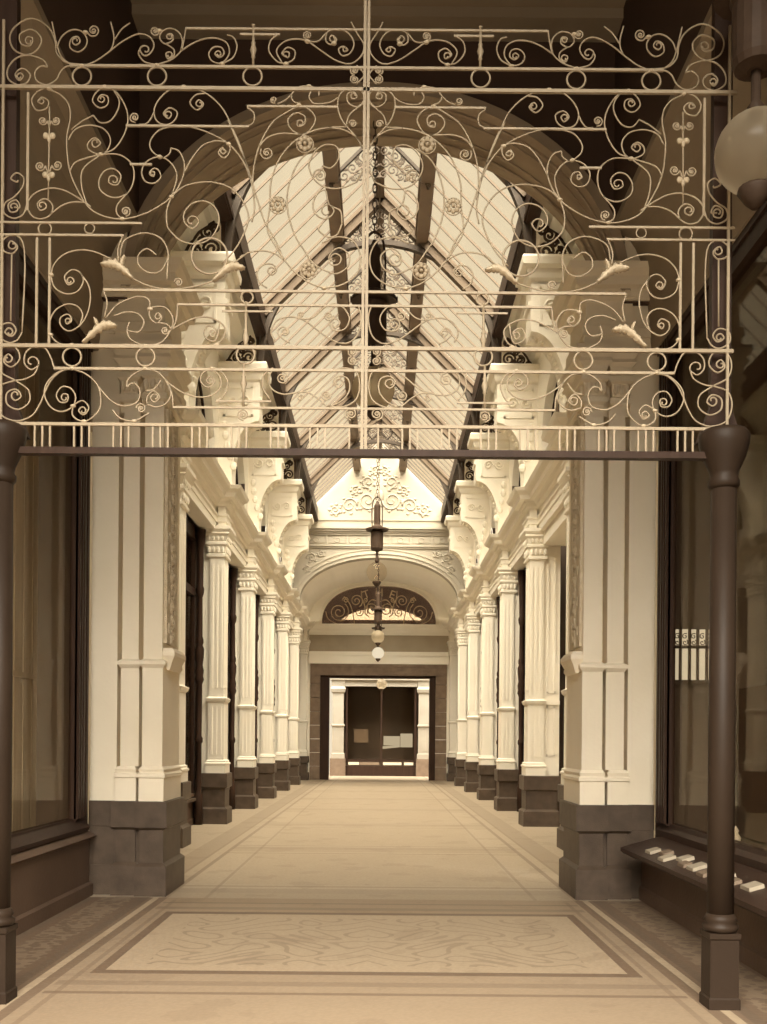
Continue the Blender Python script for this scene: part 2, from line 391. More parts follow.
# ------------------------------------------------------------------ entrance piers
def leafrow(mb, s, x, y0, y1, z, r, n, inner=True):
    for i in range(n):
        y = y0 + (y1 - y0) * (i + .5) / n
        mb.ell(s * x, y, z, .035, r * .9, r * 1.4, 6, 4)
for s in (-1, 1):
    t = thing('entrance_pier', (s * 2.3, Y0, 0), 'tall %s-hand entrance pier of cream plaster on dark granite plinth' % SIDE[s], 'pier', 'entrance piers')
    segs = [(2.05, 2.34, 0.0), (2.34, 2.59, .05), (2.59, 2.86, .11)]
    pl = MB()
    for i, (a, b_, dy) in enumerate(segs):
        if i < 2:
            pl.stack(s * (a + .04), s * (b_ - (.01 if i == 0 else .01)), Y0 + dy + .04, Y1 - .04, [(0, .04), (.30, .04), (.335, .0), (.345, .0), (.66, 0), (.69, .04), (.945, .04), (.95, .03)])
        else:
            pl.stack(s * a, s * b_, Y0 + dy, Y1 - .02, [(0, 0), (.30, 0), (.305, -.004), (.69, -.004), (.695, 0), (.95, 0)])
    pl.box(s * 2.125, s * 2.845, Y0 + .117, Y1 - .063, 0, .943)
    obj('plinth', pl, 'granite', t)
    ba = MB()
    for i, (a, b_, dy) in enumerate(segs[:2]):
        ba.stack(s * (a + .06), s * (b_ - .02), Y0 + dy + .06, Y1 - .06, [(.95, .02), (1.18, .02), (1.19, .035), (1.22, .035), (1.24, .015), (1.27, .025), (1.30, 0)])
    obj('base', ba, 'plaster_pier', t)
    sh = MB()
    for i, (a, b_, dy) in enumerate(segs):
        if i < 2:
            x0, x1 = s * (a + (.06 if i == 0 else .02)), s * (b_ - (.025 if i == 0 else .045))
            sh.stack(x0, x1, Y0 + dy + .06, Y1 - .06, [(1.30, 0), (2.29, 0), (2.33, .03), (2.36, .03), (2.38, .0), (2.385, -.01), (4.98, -.01)])
        else: sh.stack(s * a, s * b_, Y0 + dy + .033, Y1 - .06, [(.95, 0), (2.3, 0), (2.35, .0), (6.0, .0)])
    sh.box(s * 2.145, s * 2.85, Y0 + .32, Y1 - .08, 1.0, 6.0)
    obj('shaft', sh, 'plaster_pier', t)
    # carved strip on the inner side
    cp = MB(); cp.box(s * 2.088, s * 2.12, Y0 + .13, Y0 + .62, 2.55, 4.92)
    for k in range(15):
        z = 2.65 + k * .155
        pth = [(s * 2.085, Y0 + .37 + p[0] * (1 if k % 2 else -1), z + p[1]) for p in spiral2(0, 0, .10, -1.5, 1.2, 1, .2, 12)]
        cp.tube(pth, .018, 5)
        cp.ell(s * 2.085, Y0 + .23 + .28 * (k % 2), z + .06, .02, .05, .06, 6, 4)
    obj('carved_panel', cp, 'carved', t)
    br = MB().stack(s * 2.03, s * 2.12, Y0 + .12, Y0 + .64, [(2.28, -.03), (2.36, .0), (2.42, .03), (2.46, .03), (2.50, 0)])
    obj('dado_moulding', br, 'plaster_pier', t)
    ca = MB()
    for i, (a, b_, dy) in enumerate(segs[:2]):
        ca.stack(s * (a + .06), s * (b_ - .03), Y0 + dy + .06, Y1 - .06, [(4.98, 0), (5.0, .025), (5.05, .025), (5.07, .0), (5.20, .01), (5.22, .04), (5.27, .04), (5.29, .015), (5.36, .03), (5.40, .07), (5.44, .05), (5.50, .09), (5.56, .09)])
    for k in range(3):
        ca.ell(s * (2.15 + k * .075), Y0 + .04, 5.14, .032, .03, .06, 6, 4)
        ca.ell(s * (2.43 + k * .055), Y0 + .09, 5.14, .025, .03, .06, 6, 4)
    leafrow(ca, s, 2.10, Y0 + .1, Y1 - .1, 5.14, .045, 9)
    obj('capital', ca, 'plaster_pier', t)
    en = MB()
    for i, (a, b_, dy) in enumerate(segs[:2]):
        en.stack(s * (a + .07), s * (b_ + .25), Y0 + dy + .07, Y1 - .05, [(5.56, .02), (5.66, .02), (5.67, .04), (5.76, .04), (5.78, .0), (6.02, .0), (6.05, .05), (6.12, .07), (6.14, .12), (6.22, .13), (6.27, .19), (6.33, .21), (6.34, .15)])
    for k in range(6): en.box(s * (2.07 + k * .085), s * (2.07 + k * .085 + .045), Y0 - .02, Y0 + .08, 6.05, 6.10)
    obj('entablature', en, 'plaster_pier', t)

# ------------------------------------------------------------------ corridor pilasters
def pilaster_parts(t, s, y, reveal=XW, panelled=False):
    X0 = 2.76
    pl = MB().stack(s * (X0 + .05), s * (reveal - .05), y + .05, y + PL, [(0, .05), (.28, .05), (.32, .0), (.66, .0), (.69, .045), (.94, .045), (.95, .03)])
    obj('plinth', pl, 'granite', t)
    ba = MB().stack(s * (X0 + .08), s * 3.14, y + .08, y + PL - .04, [(.95, .035), (1.10, .035), (1.115, .05), (1.14, .05), (1.155, .025), (1.18, .03), (1.20, 0)])
    ba.box(s * 3.12, s * reveal, y + .14, y + PL - .04, .95, 1.2)
    obj('base', ba, 'plaster', t)
    sh = MB()
    sh.stack(s * (X0 + .08), s * 3.14, y + .08, y + PL - .04, [(1.20, 0), (2.27, 0), (2.30, .03), (2.35, .045), (2.37, .01), (2.38, -.012), (4.98, -.012)])
    for k in range(3):      # raised fillets on front and inner face
        xx = X0 + .125 + k * .085
        sh.box(s * xx, s * (xx + .04), y + .078, y + .10, 2.55, 4.85); sh.box(s * xx, s * (xx + .04), y + .066, y + .085, 1.3, 2.2)
    for k in range(3):
        yy = y + .14 + k * .13
        sh.box(s * (X0 + .08), s * (X0 + .1), yy, yy + .07, 2.55, 4.85)
    obj('shaft', sh, 'plaster', t)
    rv = MB().box(s * 3.12, s * reveal, y + .14, y + PL - .02, 1.2, 5.56)
    if panelled:
        for (za, zb) in ((1.32, 2.25), (2.5, 5.3)):
            xa, xb = 3.20, reveal - .08
            rv.box(s * xa, s * (xa + .03), y + .122, y + .15, za, zb); rv.box(s * (xb - .03), s * xb, y + .122, y + .15, za, zb)
            rv.box(s * xa, s * xb, y + .122, y + .15, za, za + .03); rv.box(s * xa, s * xb, y + .122, y + .15, zb - .03, zb)
        rv.box(s * 3.12, s * reveal, y + .10, y + .16, 2.28, 2.36)
    obj('reveal', rv, 'plaster', t)
    ca = MB().stack(s * (X0 + .08), s * 3.16, y + .08, y + PL - .04, [(4.98, 0), (5.0, .025), (5.04, .025), (5.06, .0), (5.20, .02), (5.22, .05), (5.26, .05), (5.28, .02), (5.38, .05), (5.42, .09), (5.45, .07), (5.50, .11), (5.56, .11)])
    for k in range(4):
        ca.ell(s * (X0 + .13 + k * .085), y + .06, 5.13, .035, .03, .065, 6, 4); ca.ell(s * (X0 + .13 + k * .085), y + .04, 5.34, .03, .03, .05, 6, 4)
        leaf_y = y + .13 + k * .115
        ca.ell(s * (X0 + .06), leaf_y, 5.13, .03, .045, .065, 6, 4); ca.ell(s * (X0 + .04), leaf_y, 5.34, .03, .04, .05, 6, 4)
    obj('capital', ca, 'plaster', t)
    X1 = 2.84
    en = MB().stack(s * X1, s * 2.98, y + .06, y + PL, ENT_PROF)
    for k in range(5):
        en.box(s * (X1 - .10), s * (X1 - .02), y + .05 + k * .12, y + .11 + k * .12, 6.0, 6.06)
    obj('entablature_block', en, 'plaster', t)
ENT_PROF = [(5.56, .0), (5.64, .0), (5.645, .02), (5.73, .02), (5.75, .05), (5.78, .05), (5.785, 0), (5.94, .0), (5.97, .06), (6.02, .08), (6.06, .12), (6.07, .20), (6.14, .22), (6.20, .30), (6.26, .33), (6.27, .30)]
for s in (-1, 1):
    proto = None
    for k in range(1, 8):
        lab = 'white pilaster on dark plinth, %s-hand row, %s from the entrance pier' % (SIDE[s], ORD[k])
        y = PK[k]
        if s == 1 and k == 2:
            t = thing('pilaster', (s * 2.9, y, 0), 'broad white right-hand pilaster with a panelled face beside it, second from the entrance pier', 'pilaster', 'corridor pilasters')
            pilaster_parts(t, s, y, 3.44, True)
        elif proto is None:
            proto = thing('pilaster', (s * 2.9, y, 0), lab, 'pilaster', 'corridor pilasters'); pilaster_parts(proto, s, y)
        else: dup(proto, (s * 2.9, y, 0), lab)
    # continuous entablature
    base = [(3.02, 5.50), (3.02, 5.56)] + [(3.02 - o, z) for z, o in ENT_PROF] + [(3.5, 6.27), (3.5, 5.50)]
    struct('trim_%d' % (4 if s < 0 else 5), MB().prism_y([(s * x, z) for x, z in base], Y1, YE), 'plaster')
    # upper (attic) wall with arched windows
    XA = 2.98; zt = 9.3
    mb = MB(); ys = [Y1]
    def opening(y):
        for k in range(0, 6):
            a = (Y1 + .35 if k == 0 else PK[k] + PL + .45); b_ = PK[k + 1] - .45
            if a < y < b_:
                c = (a + b_) / 2; h = (b_ - a) / 2
                return 6.75, 7.05 + 1.0 * math.sqrt(max(0, 1 - ((y - c) / h) ** 2))
        return None
    grid = [Y1 + i * (GY - Y1) / 240 for i in range(241)]
    for i in range(240):
        ya, yb = grid[i], grid[i + 1]; oa, ob = opening(ya + 1e-4), opening(yb - 1e-4); om = opening((ya + yb) / 2)
        if om is None: mb.add([(s * XA, ya, 6.2), (s * XA, yb, 6.2), (s * XA, yb, zt), (s * XA, ya, zt)], [(0, 1, 2, 3)])
        else:
            oa = oa or (6.75, 7.05); ob = ob or (6.75, 7.05)
            mb.add([(s * XA, ya, oa[1]), (s * XA, yb, ob[1]), (s * XA, yb, zt), (s * XA, ya, zt)], [(0, 1, 2, 3)])
            mb.add([(s * XA, ya, 6.2), (s * XA, yb, 6.2), (s * XA, yb, 6.75), (s * XA, ya, 6.75)], [(0, 1, 2, 3)])
            mb.add([(s * XA, ya, oa[1]), (s * XA, yb, ob[1]), (s * (XA + .22), yb, ob[1]), (s * (XA + .22), ya, oa[1])], [(0, 1, 2, 3)])
            mb.add([(s * XA, ya, 6.75), (s * XA, yb, 6.75), (s * (XA + .22), yb, 6.75), (s * (XA + .22), ya, 6.75)], [(0, 1, 2, 3)])
            if opening(ya - .06) is None: mb.add([(s * XA, ya, 6.75), (s * XA, ya, 7.05), (s * (XA + .22), ya, 7.05), (s * (XA + .22), ya, 6.75)], [(0, 1, 2, 3)])
            if opening(yb + .06) is None: mb.add([(s * XA, yb, 6.75), (s * XA, yb, 7.05), (s * (XA + .22), yb, 7.05), (s * (XA + .22), yb, 6.75)], [(0, 1, 2, 3)])
    struct('wall_%s' % SIDE[s], mb, 'plaster')
    struct('wall_%s_outer' % SIDE[s], MB().box(s * 4.2, s * 4.4, Y0 + .2, YE, 0, 9.6).box(s * 3.22, s * 3.28, Y1, GY, 8.15, 9.3), 'backing')
    # eaves cornice
    pr = [(2.98, 8.72), (2.9, 8.74), (2.86, 8.86), (2.74, 8.95), (2.70, 9.05), (2.52, 9.16), (2.48, 9.30), (2.36, 9.34), (2.36, 9.46), (3.3, 9.46), (3.3, 8.72)]
    struct('trim_%d' % (6 if s < 0 else 7), MB().prism_y([(s * x, z) for x, z in pr], Y1, GY), 'plaster')
    # attic windows
    for k in range(0, 6):
        a = (Y1 + .35 if k == 0 else PK[k] + PL + .45); b_ = PK[k + 1] - .45
        w = thing('attic_window', (s * (XA + .2), (a + b_) / 2, 6.75), 'dark arched attic window above %s-hand cornice, %s bay behind entrance arch' % (SIDE[s], ORD[k + 1]), 'window', 'attic windows')
        n = 16; c = (a + b_) / 2; h = (b_ - a) / 2
        poly = [(a, 6.75)] + [(c - h * math.cos(PI * i / n), 7.05 + math.sin(PI * i / n)) for i in range(n + 1)] + [(b_, 6.75)]
        obj('pane', MB().prism_x(poly, s * (XA + .17), s * (XA + .2)), 'dark_glass', w)
        fr = MB()
        for yy in (c - h / 3, c + h / 3): fr.box(s * (XA + .14), s * (XA + .2), yy - .025, yy + .025, 6.75, 7.05 + math.sqrt(1 - 1 / 9))
        fr.box(s * (XA + .14), s * (XA + .2), a, b_, 7.02, 7.08)
        fr.tube([(s * (XA + .17), yy, zz) for yy, zz in poly], .035, 4, True)
        obj('frame', fr, 'wood', w)
        mbk = MB().box(s * (XA + .45), s * (XA + .5), a - .2, b_ + .2, 6.6, 8.2)
        obj('dark_backing', mbk, 'backing', w)

# ------------------------------------------------------------------ console brackets on the cornice
for s in (-1, 1):
    proto = None
    for k in range(1, 6):
        y = PK[k]
        lab = 'white carved console bracket on the %s-hand cornice over the %s pilaster' % (SIDE[s], ORD[k])
        if proto is not None:
            dup(proto, (s * 2.6, y, 6.3), lab); continue
        t = thing('console_bracket', (s * 2.6, y, 6.3), lab, 'bracket', 'attic consoles'); proto = t
        pr = [(3.0, 6.26), (2.74, 6.26), (2.73, 6.62)]
        for i in range(1, 9):
            a = i / 8 * PI / 2
            pr.append((2.73 - .50 * (1 - math.cos(a)), 6.62 + .92 * math.sin(a)))
        pr += [(2.22, 7.60), (2.22, 7.90), (2.18, 7.92), (2.18, 7.97), (2.22, 7.99), (2.22, 8.26), (3.0, 8.26)]
        cb_ = obj('body', MB().prism_y([(s * x, z) for x, z in pr], y + .06, y + .56), 'plaster', t)
        cap = MB().stack(s * 2.24, s * 2.96, y + .08, y + .54, [(8.22, .02), (8.26, .02), (8.30, .06), (8.36, .08), (8.42, .09), (8.46, .16), (8.56, .17), (8.60, .15)])
        obj('cap', cap, 'plaster', t)
        fp = MB()   # framed, carved front
        for yy in (y + .045, ):
            fp.box(s * 2.34, s * 2.90, yy, yy + .02, 7.62, 7.66); fp.box(s * 2.34, s * 2.90, yy, yy + .02, 8.14, 8.18)
            fp.box(s * 2.34, s * 2.38, yy, yy + .02, 7.62, 8.18); fp.box(s * 2.86, s * 2.90, yy, yy + .02, 7.62, 8.18)
            for d_, xx in ((1, 2.5), (-1, 2.74)):
                fp.tube([(s * p[0], yy, p[1]) for p in spiral2(xx, 7.9, .11, 0, 1.4, d_, .2, 16)], .018, 5)
            for q in range(5): fp.ell(s * (2.86 - .02 * q * q * .5), yy + .01, 7.45 - q * .19, .07, .03, .085, 6, 4)
        obj('carved_front', fp, 'plaster', cb_)
        sd = MB()
        for q in range(8):
            a = (q + .5) / 8 * PI / 2
            sd.ell(s * (2.73 - .50 * (1 - math.cos(a))), y + .31, 6.62 + .92 * math.sin(a), .05, .12, .06, 6, 4)
        obj('beaded_underside', sd, 'plaster', cb_)

# ------------------------------------------------------------------ shopfronts in the bays
def shopfront(s, k):
    a = PK[k] + PL; b_ = PK[k + 1]; c = (a + b_) / 2
    t = thing('shopfront', (s * 3.3, c, 0), 'dark wooden shopfront with plate glass, %s-hand side, behind the %s pilaster' % (SIDE[s], ORD[k]), 'shopfront', 'corridor shopfronts')
    x0, x1 = 3.36, 3.44
    obj('stallboard', MB().stack(s * x0, s * x1, a + .02, b_ - .02, [(0, .0), (.1, .0), (.12, -.02), (.5, -.02), (.53, .02), (.58, .02)]), 'stall', t)
    fr = MB().box(s * x0, s * x1, a, a + .14, .58, 5.5).box(s * x0, s * x1, b_ - .14, b_, .58, 5.5).box(s * x0, s * x1, a, b_, 5.25, 5.5).box(s * x0, s * x1, a, b_, 4.22, 4.36)
    obj('frame', fr, 'wood', t)
    obj('glass', MB().box(s * 3.40, s * 3.41, a + .1, b_ - .1, .58, 5.3), 'shop_glass', t)
    obj('display_back', MB().box(s * 3.85, s * 3.9, a, b_, 0, 5.5).box(s * 3.3, s * 3.9, a, b_, .45, .5).box(s * 3.3, s * 3.9, a, b_, 5.5, 5.55).box(s * 3.44, s * 3.9, a, a + .03, 0, 5.5).box(s * 3.44, s * 3.9, b_ - .03, b_, 0, 5.5), 'backing', t)
    for yy in (b_ - .12, a + .14):
        prof = [(.11, 0), (.11, .55), (.09, .58), (.075, .65), (.07, 1.5), (.10, 1.53), (.10, 1.6), (.07, 1.64), (.075, 2.6), (.12, 2.68), (.10, 2.75), (.115, 2.85), (.085, 2.95), (.11, 3.1), (.12, 3.25), (.08, 3.32), (.10, 3.36), (.10, 3.42), (.075, 3.48), (.065, 4.2), (.10, 4.28), (.11, 4.36), (.08, 4.42), (.09, 5.1), (.13, 5.3), (.14, 5.46)]
        obj('colonnette', MB().lathe(s * 3.27, yy, [(q * .72, z) for q, z in prof], 12), 'wood', t, True)
for s in (-1, 1):
    for k in range(1, 7): 
        if not (s == 1 and k == 1): shopfront(s, k)
# the open right-hand bay: panelled cream doorway
t = thing('panelled_doorway', (3.5, 16.8, 0), 'cream panelled doorway lining in the first right-hand bay, pale beside the dark shopfronts', 'doorway')
obj('back_panel', MB().box(3.72, 3.8, PK[1] + PL, PK[2], 0, 5.5), 'plaster', t)
obj('door', MB().box(3.66, 3.73, PK[1] + 1.2, PK[2] - 1.0, 0, 3.6).box(3.63, 3.67, PK[1] + 1.4, PK[2] - 2.3, .3, 3.3).box(3.63, 3.67, PK[1] + 2.1, PK[2] - 1.2, .3, 3.3), 'wood', t)
obj('lintel', MB().box(3.1, 3.75, PK[1] + PL, PK[2] + .1, 5.25, 5.5), 'plaster', t)
# first bay behind the entrance piers
for s in (-1, 1):
    struct('wall_%s_return' % SIDE[s], MB().box(s * 3.25, s * 3.35, Y1 - .1, PK[1], 0, 5.5), 'plaster')

# ------------------------------------------------------------------ gable wall over the corridor end
GA, GB, GZ = 2.78, 1.50, 6.48
gm = arch_wall('g', None, GY, GY + .5, GA, GB, GZ, 3.3, 8.9, 6.2)
gm.add([(-3.3, GY, 8.9), (3.3, GY, 8.9), (3.3, GY, 9.4), (2.3, GY, 9.75), (0, GY, 12.05), (-2.3, GY, 9.75), (-3.3, GY, 9.4),
        (-3.3, GY + .3, 8.9), (3.3, GY + .3, 8.9), (3.3, GY + .3, 9.4), (2.3, GY + .3, 9.75), (0, GY + .3, 12.05), (-2.3, GY + .3, 9.75), (-3.3, GY + .3, 9.4)],
       [(0, 1, 2, 3, 4, 5, 6), (13, 12, 11, 10, 9, 8, 7)] + [(i, (i + 1) % 7, (i + 1) % 7 + 7, i + 7) for i in range(7)])
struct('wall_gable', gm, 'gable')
g = thing('gable_ornament', (0, GY, 8.3), 'moulded cornice, frieze and foliage relief on the pale gable at the far end', 'relief')
co = MB()
for (z0, z1, o) in ((8.28, 8.34, .05), (8.34, 8.40, .09), (8.74, 8.80, .06), (8.80, 8.86, .10), (8.86, 8.93, .16), (8.93, 9.0, .22), (9.25, 9.3, .04)):
    co.box(-2.75, 2.75, GY - o, GY + .02, z0, z1)
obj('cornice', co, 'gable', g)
fz = MB()
for i in range(7):
    x = -2.2 + i * .733
    fz.box(x - .28, x + .28, GY - .03, GY + .01, 8.46, 8.68)
    fz.tube([(x + .10 * math.cos(2 * PI * q / 12), GY - .035, 8.57 + .08 * math.sin(2 * PI * q / 12)) for q in range(12)], .018, 5, True)
    fz.box(x + .33, x + .40, GY - .06, GY, 8.42, 8.72)
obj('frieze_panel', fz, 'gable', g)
rl = MB()
for sx in (-1, 1):
    for (cx, cz, r, a0, tn, d_) in ((.42, 9.95, .34, PI, 1.6, 1), (1.05, 9.78, .27, PI, 1.5, -1), (.40, 10.6, .22, -1.5, 1.4, 1), (1.55, 9.62, .18, PI, 1.4, 1), (.85, 10.3, .14, 2, 1.3, -1), (.18, 11.0, .13, 2, 1.3, -1)):
        rl = MB()
        rl.tube([(sx * p[0], GY - .01, p[1]) for p in spiral2(cx, cz, r, a0, tn, d_)], .035, 6, False, lambda u: 1 - .5 * u)
        for q in range(7):
            an = q * .9
            rl.ell(sx * (cx + r * 1.1 * math.cos(an)), GY, cz + r * 1.1 * math.sin(an), .07, .04, .05, 6, 4)
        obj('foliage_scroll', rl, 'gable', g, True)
    for (cx, cz, r, d_) in ((2.35, 7.95, .17, 1), (2.02, 8.1, .12, -1), (2.5, 7.55, .12, 1)):
        rl = MB()
        rl.tube([(sx * p[0], GY - .01, p[1]) for p in spiral2(cx, cz, r, 0, 1.4, d_)], .03, 6)
        for q in range(5): rl.ell(sx * (cx + r * math.cos(q * 1.3)), GY, cz + r * math.sin(q * 1.3), .06, .035, .045, 6, 4)
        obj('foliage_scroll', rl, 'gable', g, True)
rl = MB()
rl.ell(0, GY, 10.1, .16, .06, .24); rl.ell(0, GY, 9.86, .12, .05, .14)
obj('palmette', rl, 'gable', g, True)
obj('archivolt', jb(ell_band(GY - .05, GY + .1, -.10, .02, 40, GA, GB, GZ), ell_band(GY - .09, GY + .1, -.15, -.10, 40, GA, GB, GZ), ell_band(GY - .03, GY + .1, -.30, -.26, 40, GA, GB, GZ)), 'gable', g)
# vault behind it
vb = MB(); n = 32
for i in range(n):
    p = [((GA + .02) * math.cos(PI * j / n), GZ + (GB + .02) * math.sin(PI * j / n)) for j in (i, i + 1)]
    q = [((GA + .14) * math.cos(PI * j / n), GZ + (GB + .14) * math.sin(PI * j / n)) for j in (i, i + 1)]
    vb.add([(p[0][0], GY + .4, p[0][1]), (p[1][0], GY + .4, p[1][1]), (p[1][0], YE + .1, p[1][1]), (p[0][0], YE + .1, p[0][1]),
            (q[0][0], GY + .4, q[0][1]), (q[1][0], GY + .4, q[1][1]), (q[1][0], YE + .1, q[1][1]), (q[0][0], YE + .1, q[0][1])], [(0, 1, 2, 3), (7, 6, 5, 4)])
struct('ceiling_vault', vb, 'vault', True)

# ------------------------------------------------------------------ end wall with lunette and doorway
LA, LB, LZ = 2.30, 1.60, 6.24
em = arch_wall('e', None, YE, YE + .4, LA, LB, LZ, 3.5, 8.6, 6.1, 48, 2.45)
em.box(-3.5, 3.5, YE + .02, YE + .4, 4.62, 6.24)
em.box(-3.5, -2.72, YE, YE + .4, 0, 4.62).box(2.72, 3.5, YE, YE + .4, 0, 4.62)
struct('wall_back', em, 'vault')
tr = MB()
for (z0, z1, o) in ((6.12, 6.24, .34), (6.02, 6.12, .28), (5.90, 6.02, .18), (5.82, 5.90, .10), (5.10, 5.16, .09), (5.0, 5.1, .13), (4.86, 5.0, .07), (4.74, 4.86, .10), (4.66, 4.74, .16)):
    tr.box(-2.8, 2.8, YE - o, YE + .1, z0, z1)
struct('trim_8', tr, 'vault')
struct('trim_9', MB().box(-2.8, 2.8, YE - .04, YE + .05, 5.16, 5.82), 'frieze')
t = thing('stone_doorway', (0, YE, 0), 'dark rusticated stone doorway with a heavy lintel at the far end of the corridor', 'doorway')
jl, jr = -1.98, 2.06
jm = MB()
for i in range(8):
    z0 = i * .55; z1 = z0 + .535
    jm.box(-2.74, jl - .36, YE - .06, YE + .4, z0, min(z1, 4.62)); jm.box(jr + .24, 2.74, YE - .06, YE + .4, z0, min(z1, 4.62))
obj('jamb', jm, 'granite_far', t)
obj('lintel', MB().box(-2.74, 2.74, YE - .10, YE + .4, 4.20, 4.66).box(-2.74, 2.74, YE - .14, YE, 4.55, 4.66), 'granite_far', t)
obj('inner_frame', MB().box(jl - .36, jl, YE + .05, YE + .42, 0, 4.2).box(jr, jr + .24, YE + .05, YE + .42, 0, 4.2).box(jl, jr, YE + .05, YE + .42, 4.10, 4.2), 'wood', t)
# fanlight
fl = thing('fanlight', (0, YE, LZ), 'dark half-round fanlight with pale iron scrolls and the word THE over the far doorway', 'fanlight')
n = 32
poly = [(LA * sup(PI * i / n, 2.45)[0], LZ + LB * sup(PI * i / n, 2.45)[1]) for i in range(n + 1)]
obj('glass', MB().prism_y(poly, YE + .20, YE + .22), 'dark_glass', fl)
obj('rim', jb(ell_band(YE - .03, YE + .12, -.10, 0, 48, LA, LB, LZ, 2.45)), 'plaster', fl)
def fan_scroll(cx, cz, r, a0, tn, d_, w=.022):
    for sx in (-1, 1):
        obj('scroll', MB().tube([(sx * p[0], YE + .12, LZ + p[1]) for p in spiral2(cx, cz, r, a0, tn, d_)], w, 5), 'leaf_iron', fl, True)
for a in ((1.62, .52, .42, 2.2, 2.1, 1), (.92, .98, .27, -2.0, 1.8, -1), (.30, .62, .30, -1.2, 1.9, 1), (1.35, 1.0, .13, 0, 1.5, 1), (.80, .52, .18, 2.5, 1.5, 1), (.55, 1.02, .10, 0, 1.4, -1)): fan_scroll(*a)
for sx in (-1, 1):
    for pts in (((.98, .02), (1.05, .45), (1.18, .85), (1.42, 1.15)), ((.55, .45), (.58, .8), (.70, 1.1), (.72, 1.38)), ((.0, .95), (.3, 1.02), (.48, .8), (.46, .45)), ((1.25, .0), (1.7, .05), (2.05, .25), (2.15, .55))):
        obj('stem', MB().tube(catmull([(sx * x, YE + .12, LZ + z) for x, z in pts], 6), .022, 5), 'leaf_iron', fl, True)
obj('centre_bar', MB().box(-.03, .03, YE + .10, YE + .14, LZ + .02, LZ + LB - .02), 'iron_light', fl)
for ch, ang in (('T', 20), ('H', 0), ('E', -20)):
    cu = bpy.data.curves.new('letter', 'FONT'); cu.body = ch; cu.size = .46; cu.extrude = .02; cu.align_x = 'CENTER'; cu.align_y = 'CENTER'
    to = bpy.data.objects.new('letter', cu); COL.objects.link(to)
    bpy.context.view_layer.update()
    me = bpy.data.meshes.new_from_object(to.evaluated_get(bpy.context.evaluated_depsgraph_get()))
    bpy.data.objects.remove(to)
    o = link(bpy.data.objects.new('letter', me)); me.materials.clear(); me.materials.append(M['leaf_iron'])
    o.parent = fl; r = 1.22; a = math.radians(ang)
    o.location = (-r * 1.25 * math.sin(a), .08, 1.28 * math.cos(a) + .02); o.rotation_euler = (PI / 2, -0, 0)
    o.rotation_euler = (Matrix.Rotation(-a, 3, 'Y') @ Matrix.Rotation(PI / 2, 3, 'X')).to_euler()
    o['label'] = 'pale letter %s' % ch

# ------------------------------------------------------------------ beyond the doorway
YF = 45.0
struct('wall_far', MB().box(-6, 6, YF + .05, YF + .3, 5.0, 10.0), 'far_dark')
lw = MB(); pp = [(2.05 * math.cos(PI * i / 24) + .12, 6.55 + 1.0 * math.sin(PI * i / 24)) for i in range(25)]
lw.prism_y(pp, YF - .02, YF + .06)
fr_ = thing('far_lunette', (.1, YF, 6.5), 'pale segment of a wall panel seen through the lower middle of the fanlight', 'panel')
obj('panel', lw, 'paper', fr_)
lm = MB()
lm.box(-1.5, 1.75, YF - .05, YF - .01, 6.98, 7.02)
for i in range(14): lm.box(-1.4 + i * .22, -1.4 + i * .22 + .10 + .05 * (i % 3), YF - .05, YF - .01, 6.72, 6.80)
obj('relief_band', lm, 'rafter', fr_)
fs = thing('far_shopfront', (.15, YF, 0), 'distant shop with dark window between white pilasters, seen through the far doorway', 'shopfront')
pm = MB()
for x0, x1 in ((-2.12, -1.50), (1.74, 2.36)):
    pm = MB()
    pm.stack(x0, x1, YF - .25, YF, [(.78, .0), (1.0, .0), (1.02, -.05), (2.2, -.05), (2.24, 0), (2.3, 0), (2.32, -.06), (3.7, -.06), (3.76, 0), (3.9, .03), (4.02, -.03), (4.3, .0)])
    pm.box(x0 + .18, x1 - .18, YF - .215, YF - .19, 1.15, 2.05)
    obj('side_pilaster', pm, 'far_plaster', fs)
obj('plinth', MB().box(-2.16, -1.46, YF - .3, YF, 0, .78).box(1.70, 2.40, YF - .3, YF, 0, .78), 'granite_far', fs)
obj('fascia', MB().box(-3.2, 3.2, YF - .3, YF + .1, 4.3, 4.42).box(-3.2, 3.2, YF - .2, YF + .1, 4.42, 5.0).box(-1.5, 1.74, YF - .2, YF + .1, 4.02, 4.3), 'far_plaster', fs)
obj('stallboard', MB().box(-1.46, 1.70, YF - .15, YF, 0, .45), 'wood', fs)
obj('glass', MB().box(-1.46, 1.70, YF - .06, YF - .05, .72, 4.02), 'still_glass', fs)
obj('frame', MB().box(-1.46, 1.70, YF - .12, YF - .02, .66, .74).box(.10, .17, YF - .10, YF - .03, .7, 4.02).box(-1.46, -1.38, YF - .1, YF, .6, 4.02).box(1.62, 1.70, YF - .1, YF, .6, 4.02), 'wood', fs)
for a, b_ in ((-1.34, -.85), (.22, 1.05), (1.17, 1.58)):
    obj('sign_strip', MB().box(a, b_, YF - .14, YF - .10, .50, .62), 'paper', fs, label='white enamel strip under the window')
obj('sign_strip', MB().box(-.82, .05, YF - .14, YF - .10, .50, .62), 'grey_card', fs)
obj('interior', MB().box(-1.6, 1.8, YF + 1.2, YF + 1.3, 0, 4.3).box(-1.6, 1.8, YF, YF + 1.3, .4, .45).box(-1.66, -1.6, YF, YF + 1.3, 0, 4.3).box(1.8, 1.86, YF, YF + 1.3, 0, 4.3).box(-1.6, 1.8, YF, YF + 1.3, 4.3, 4.36), 'backing', fs)
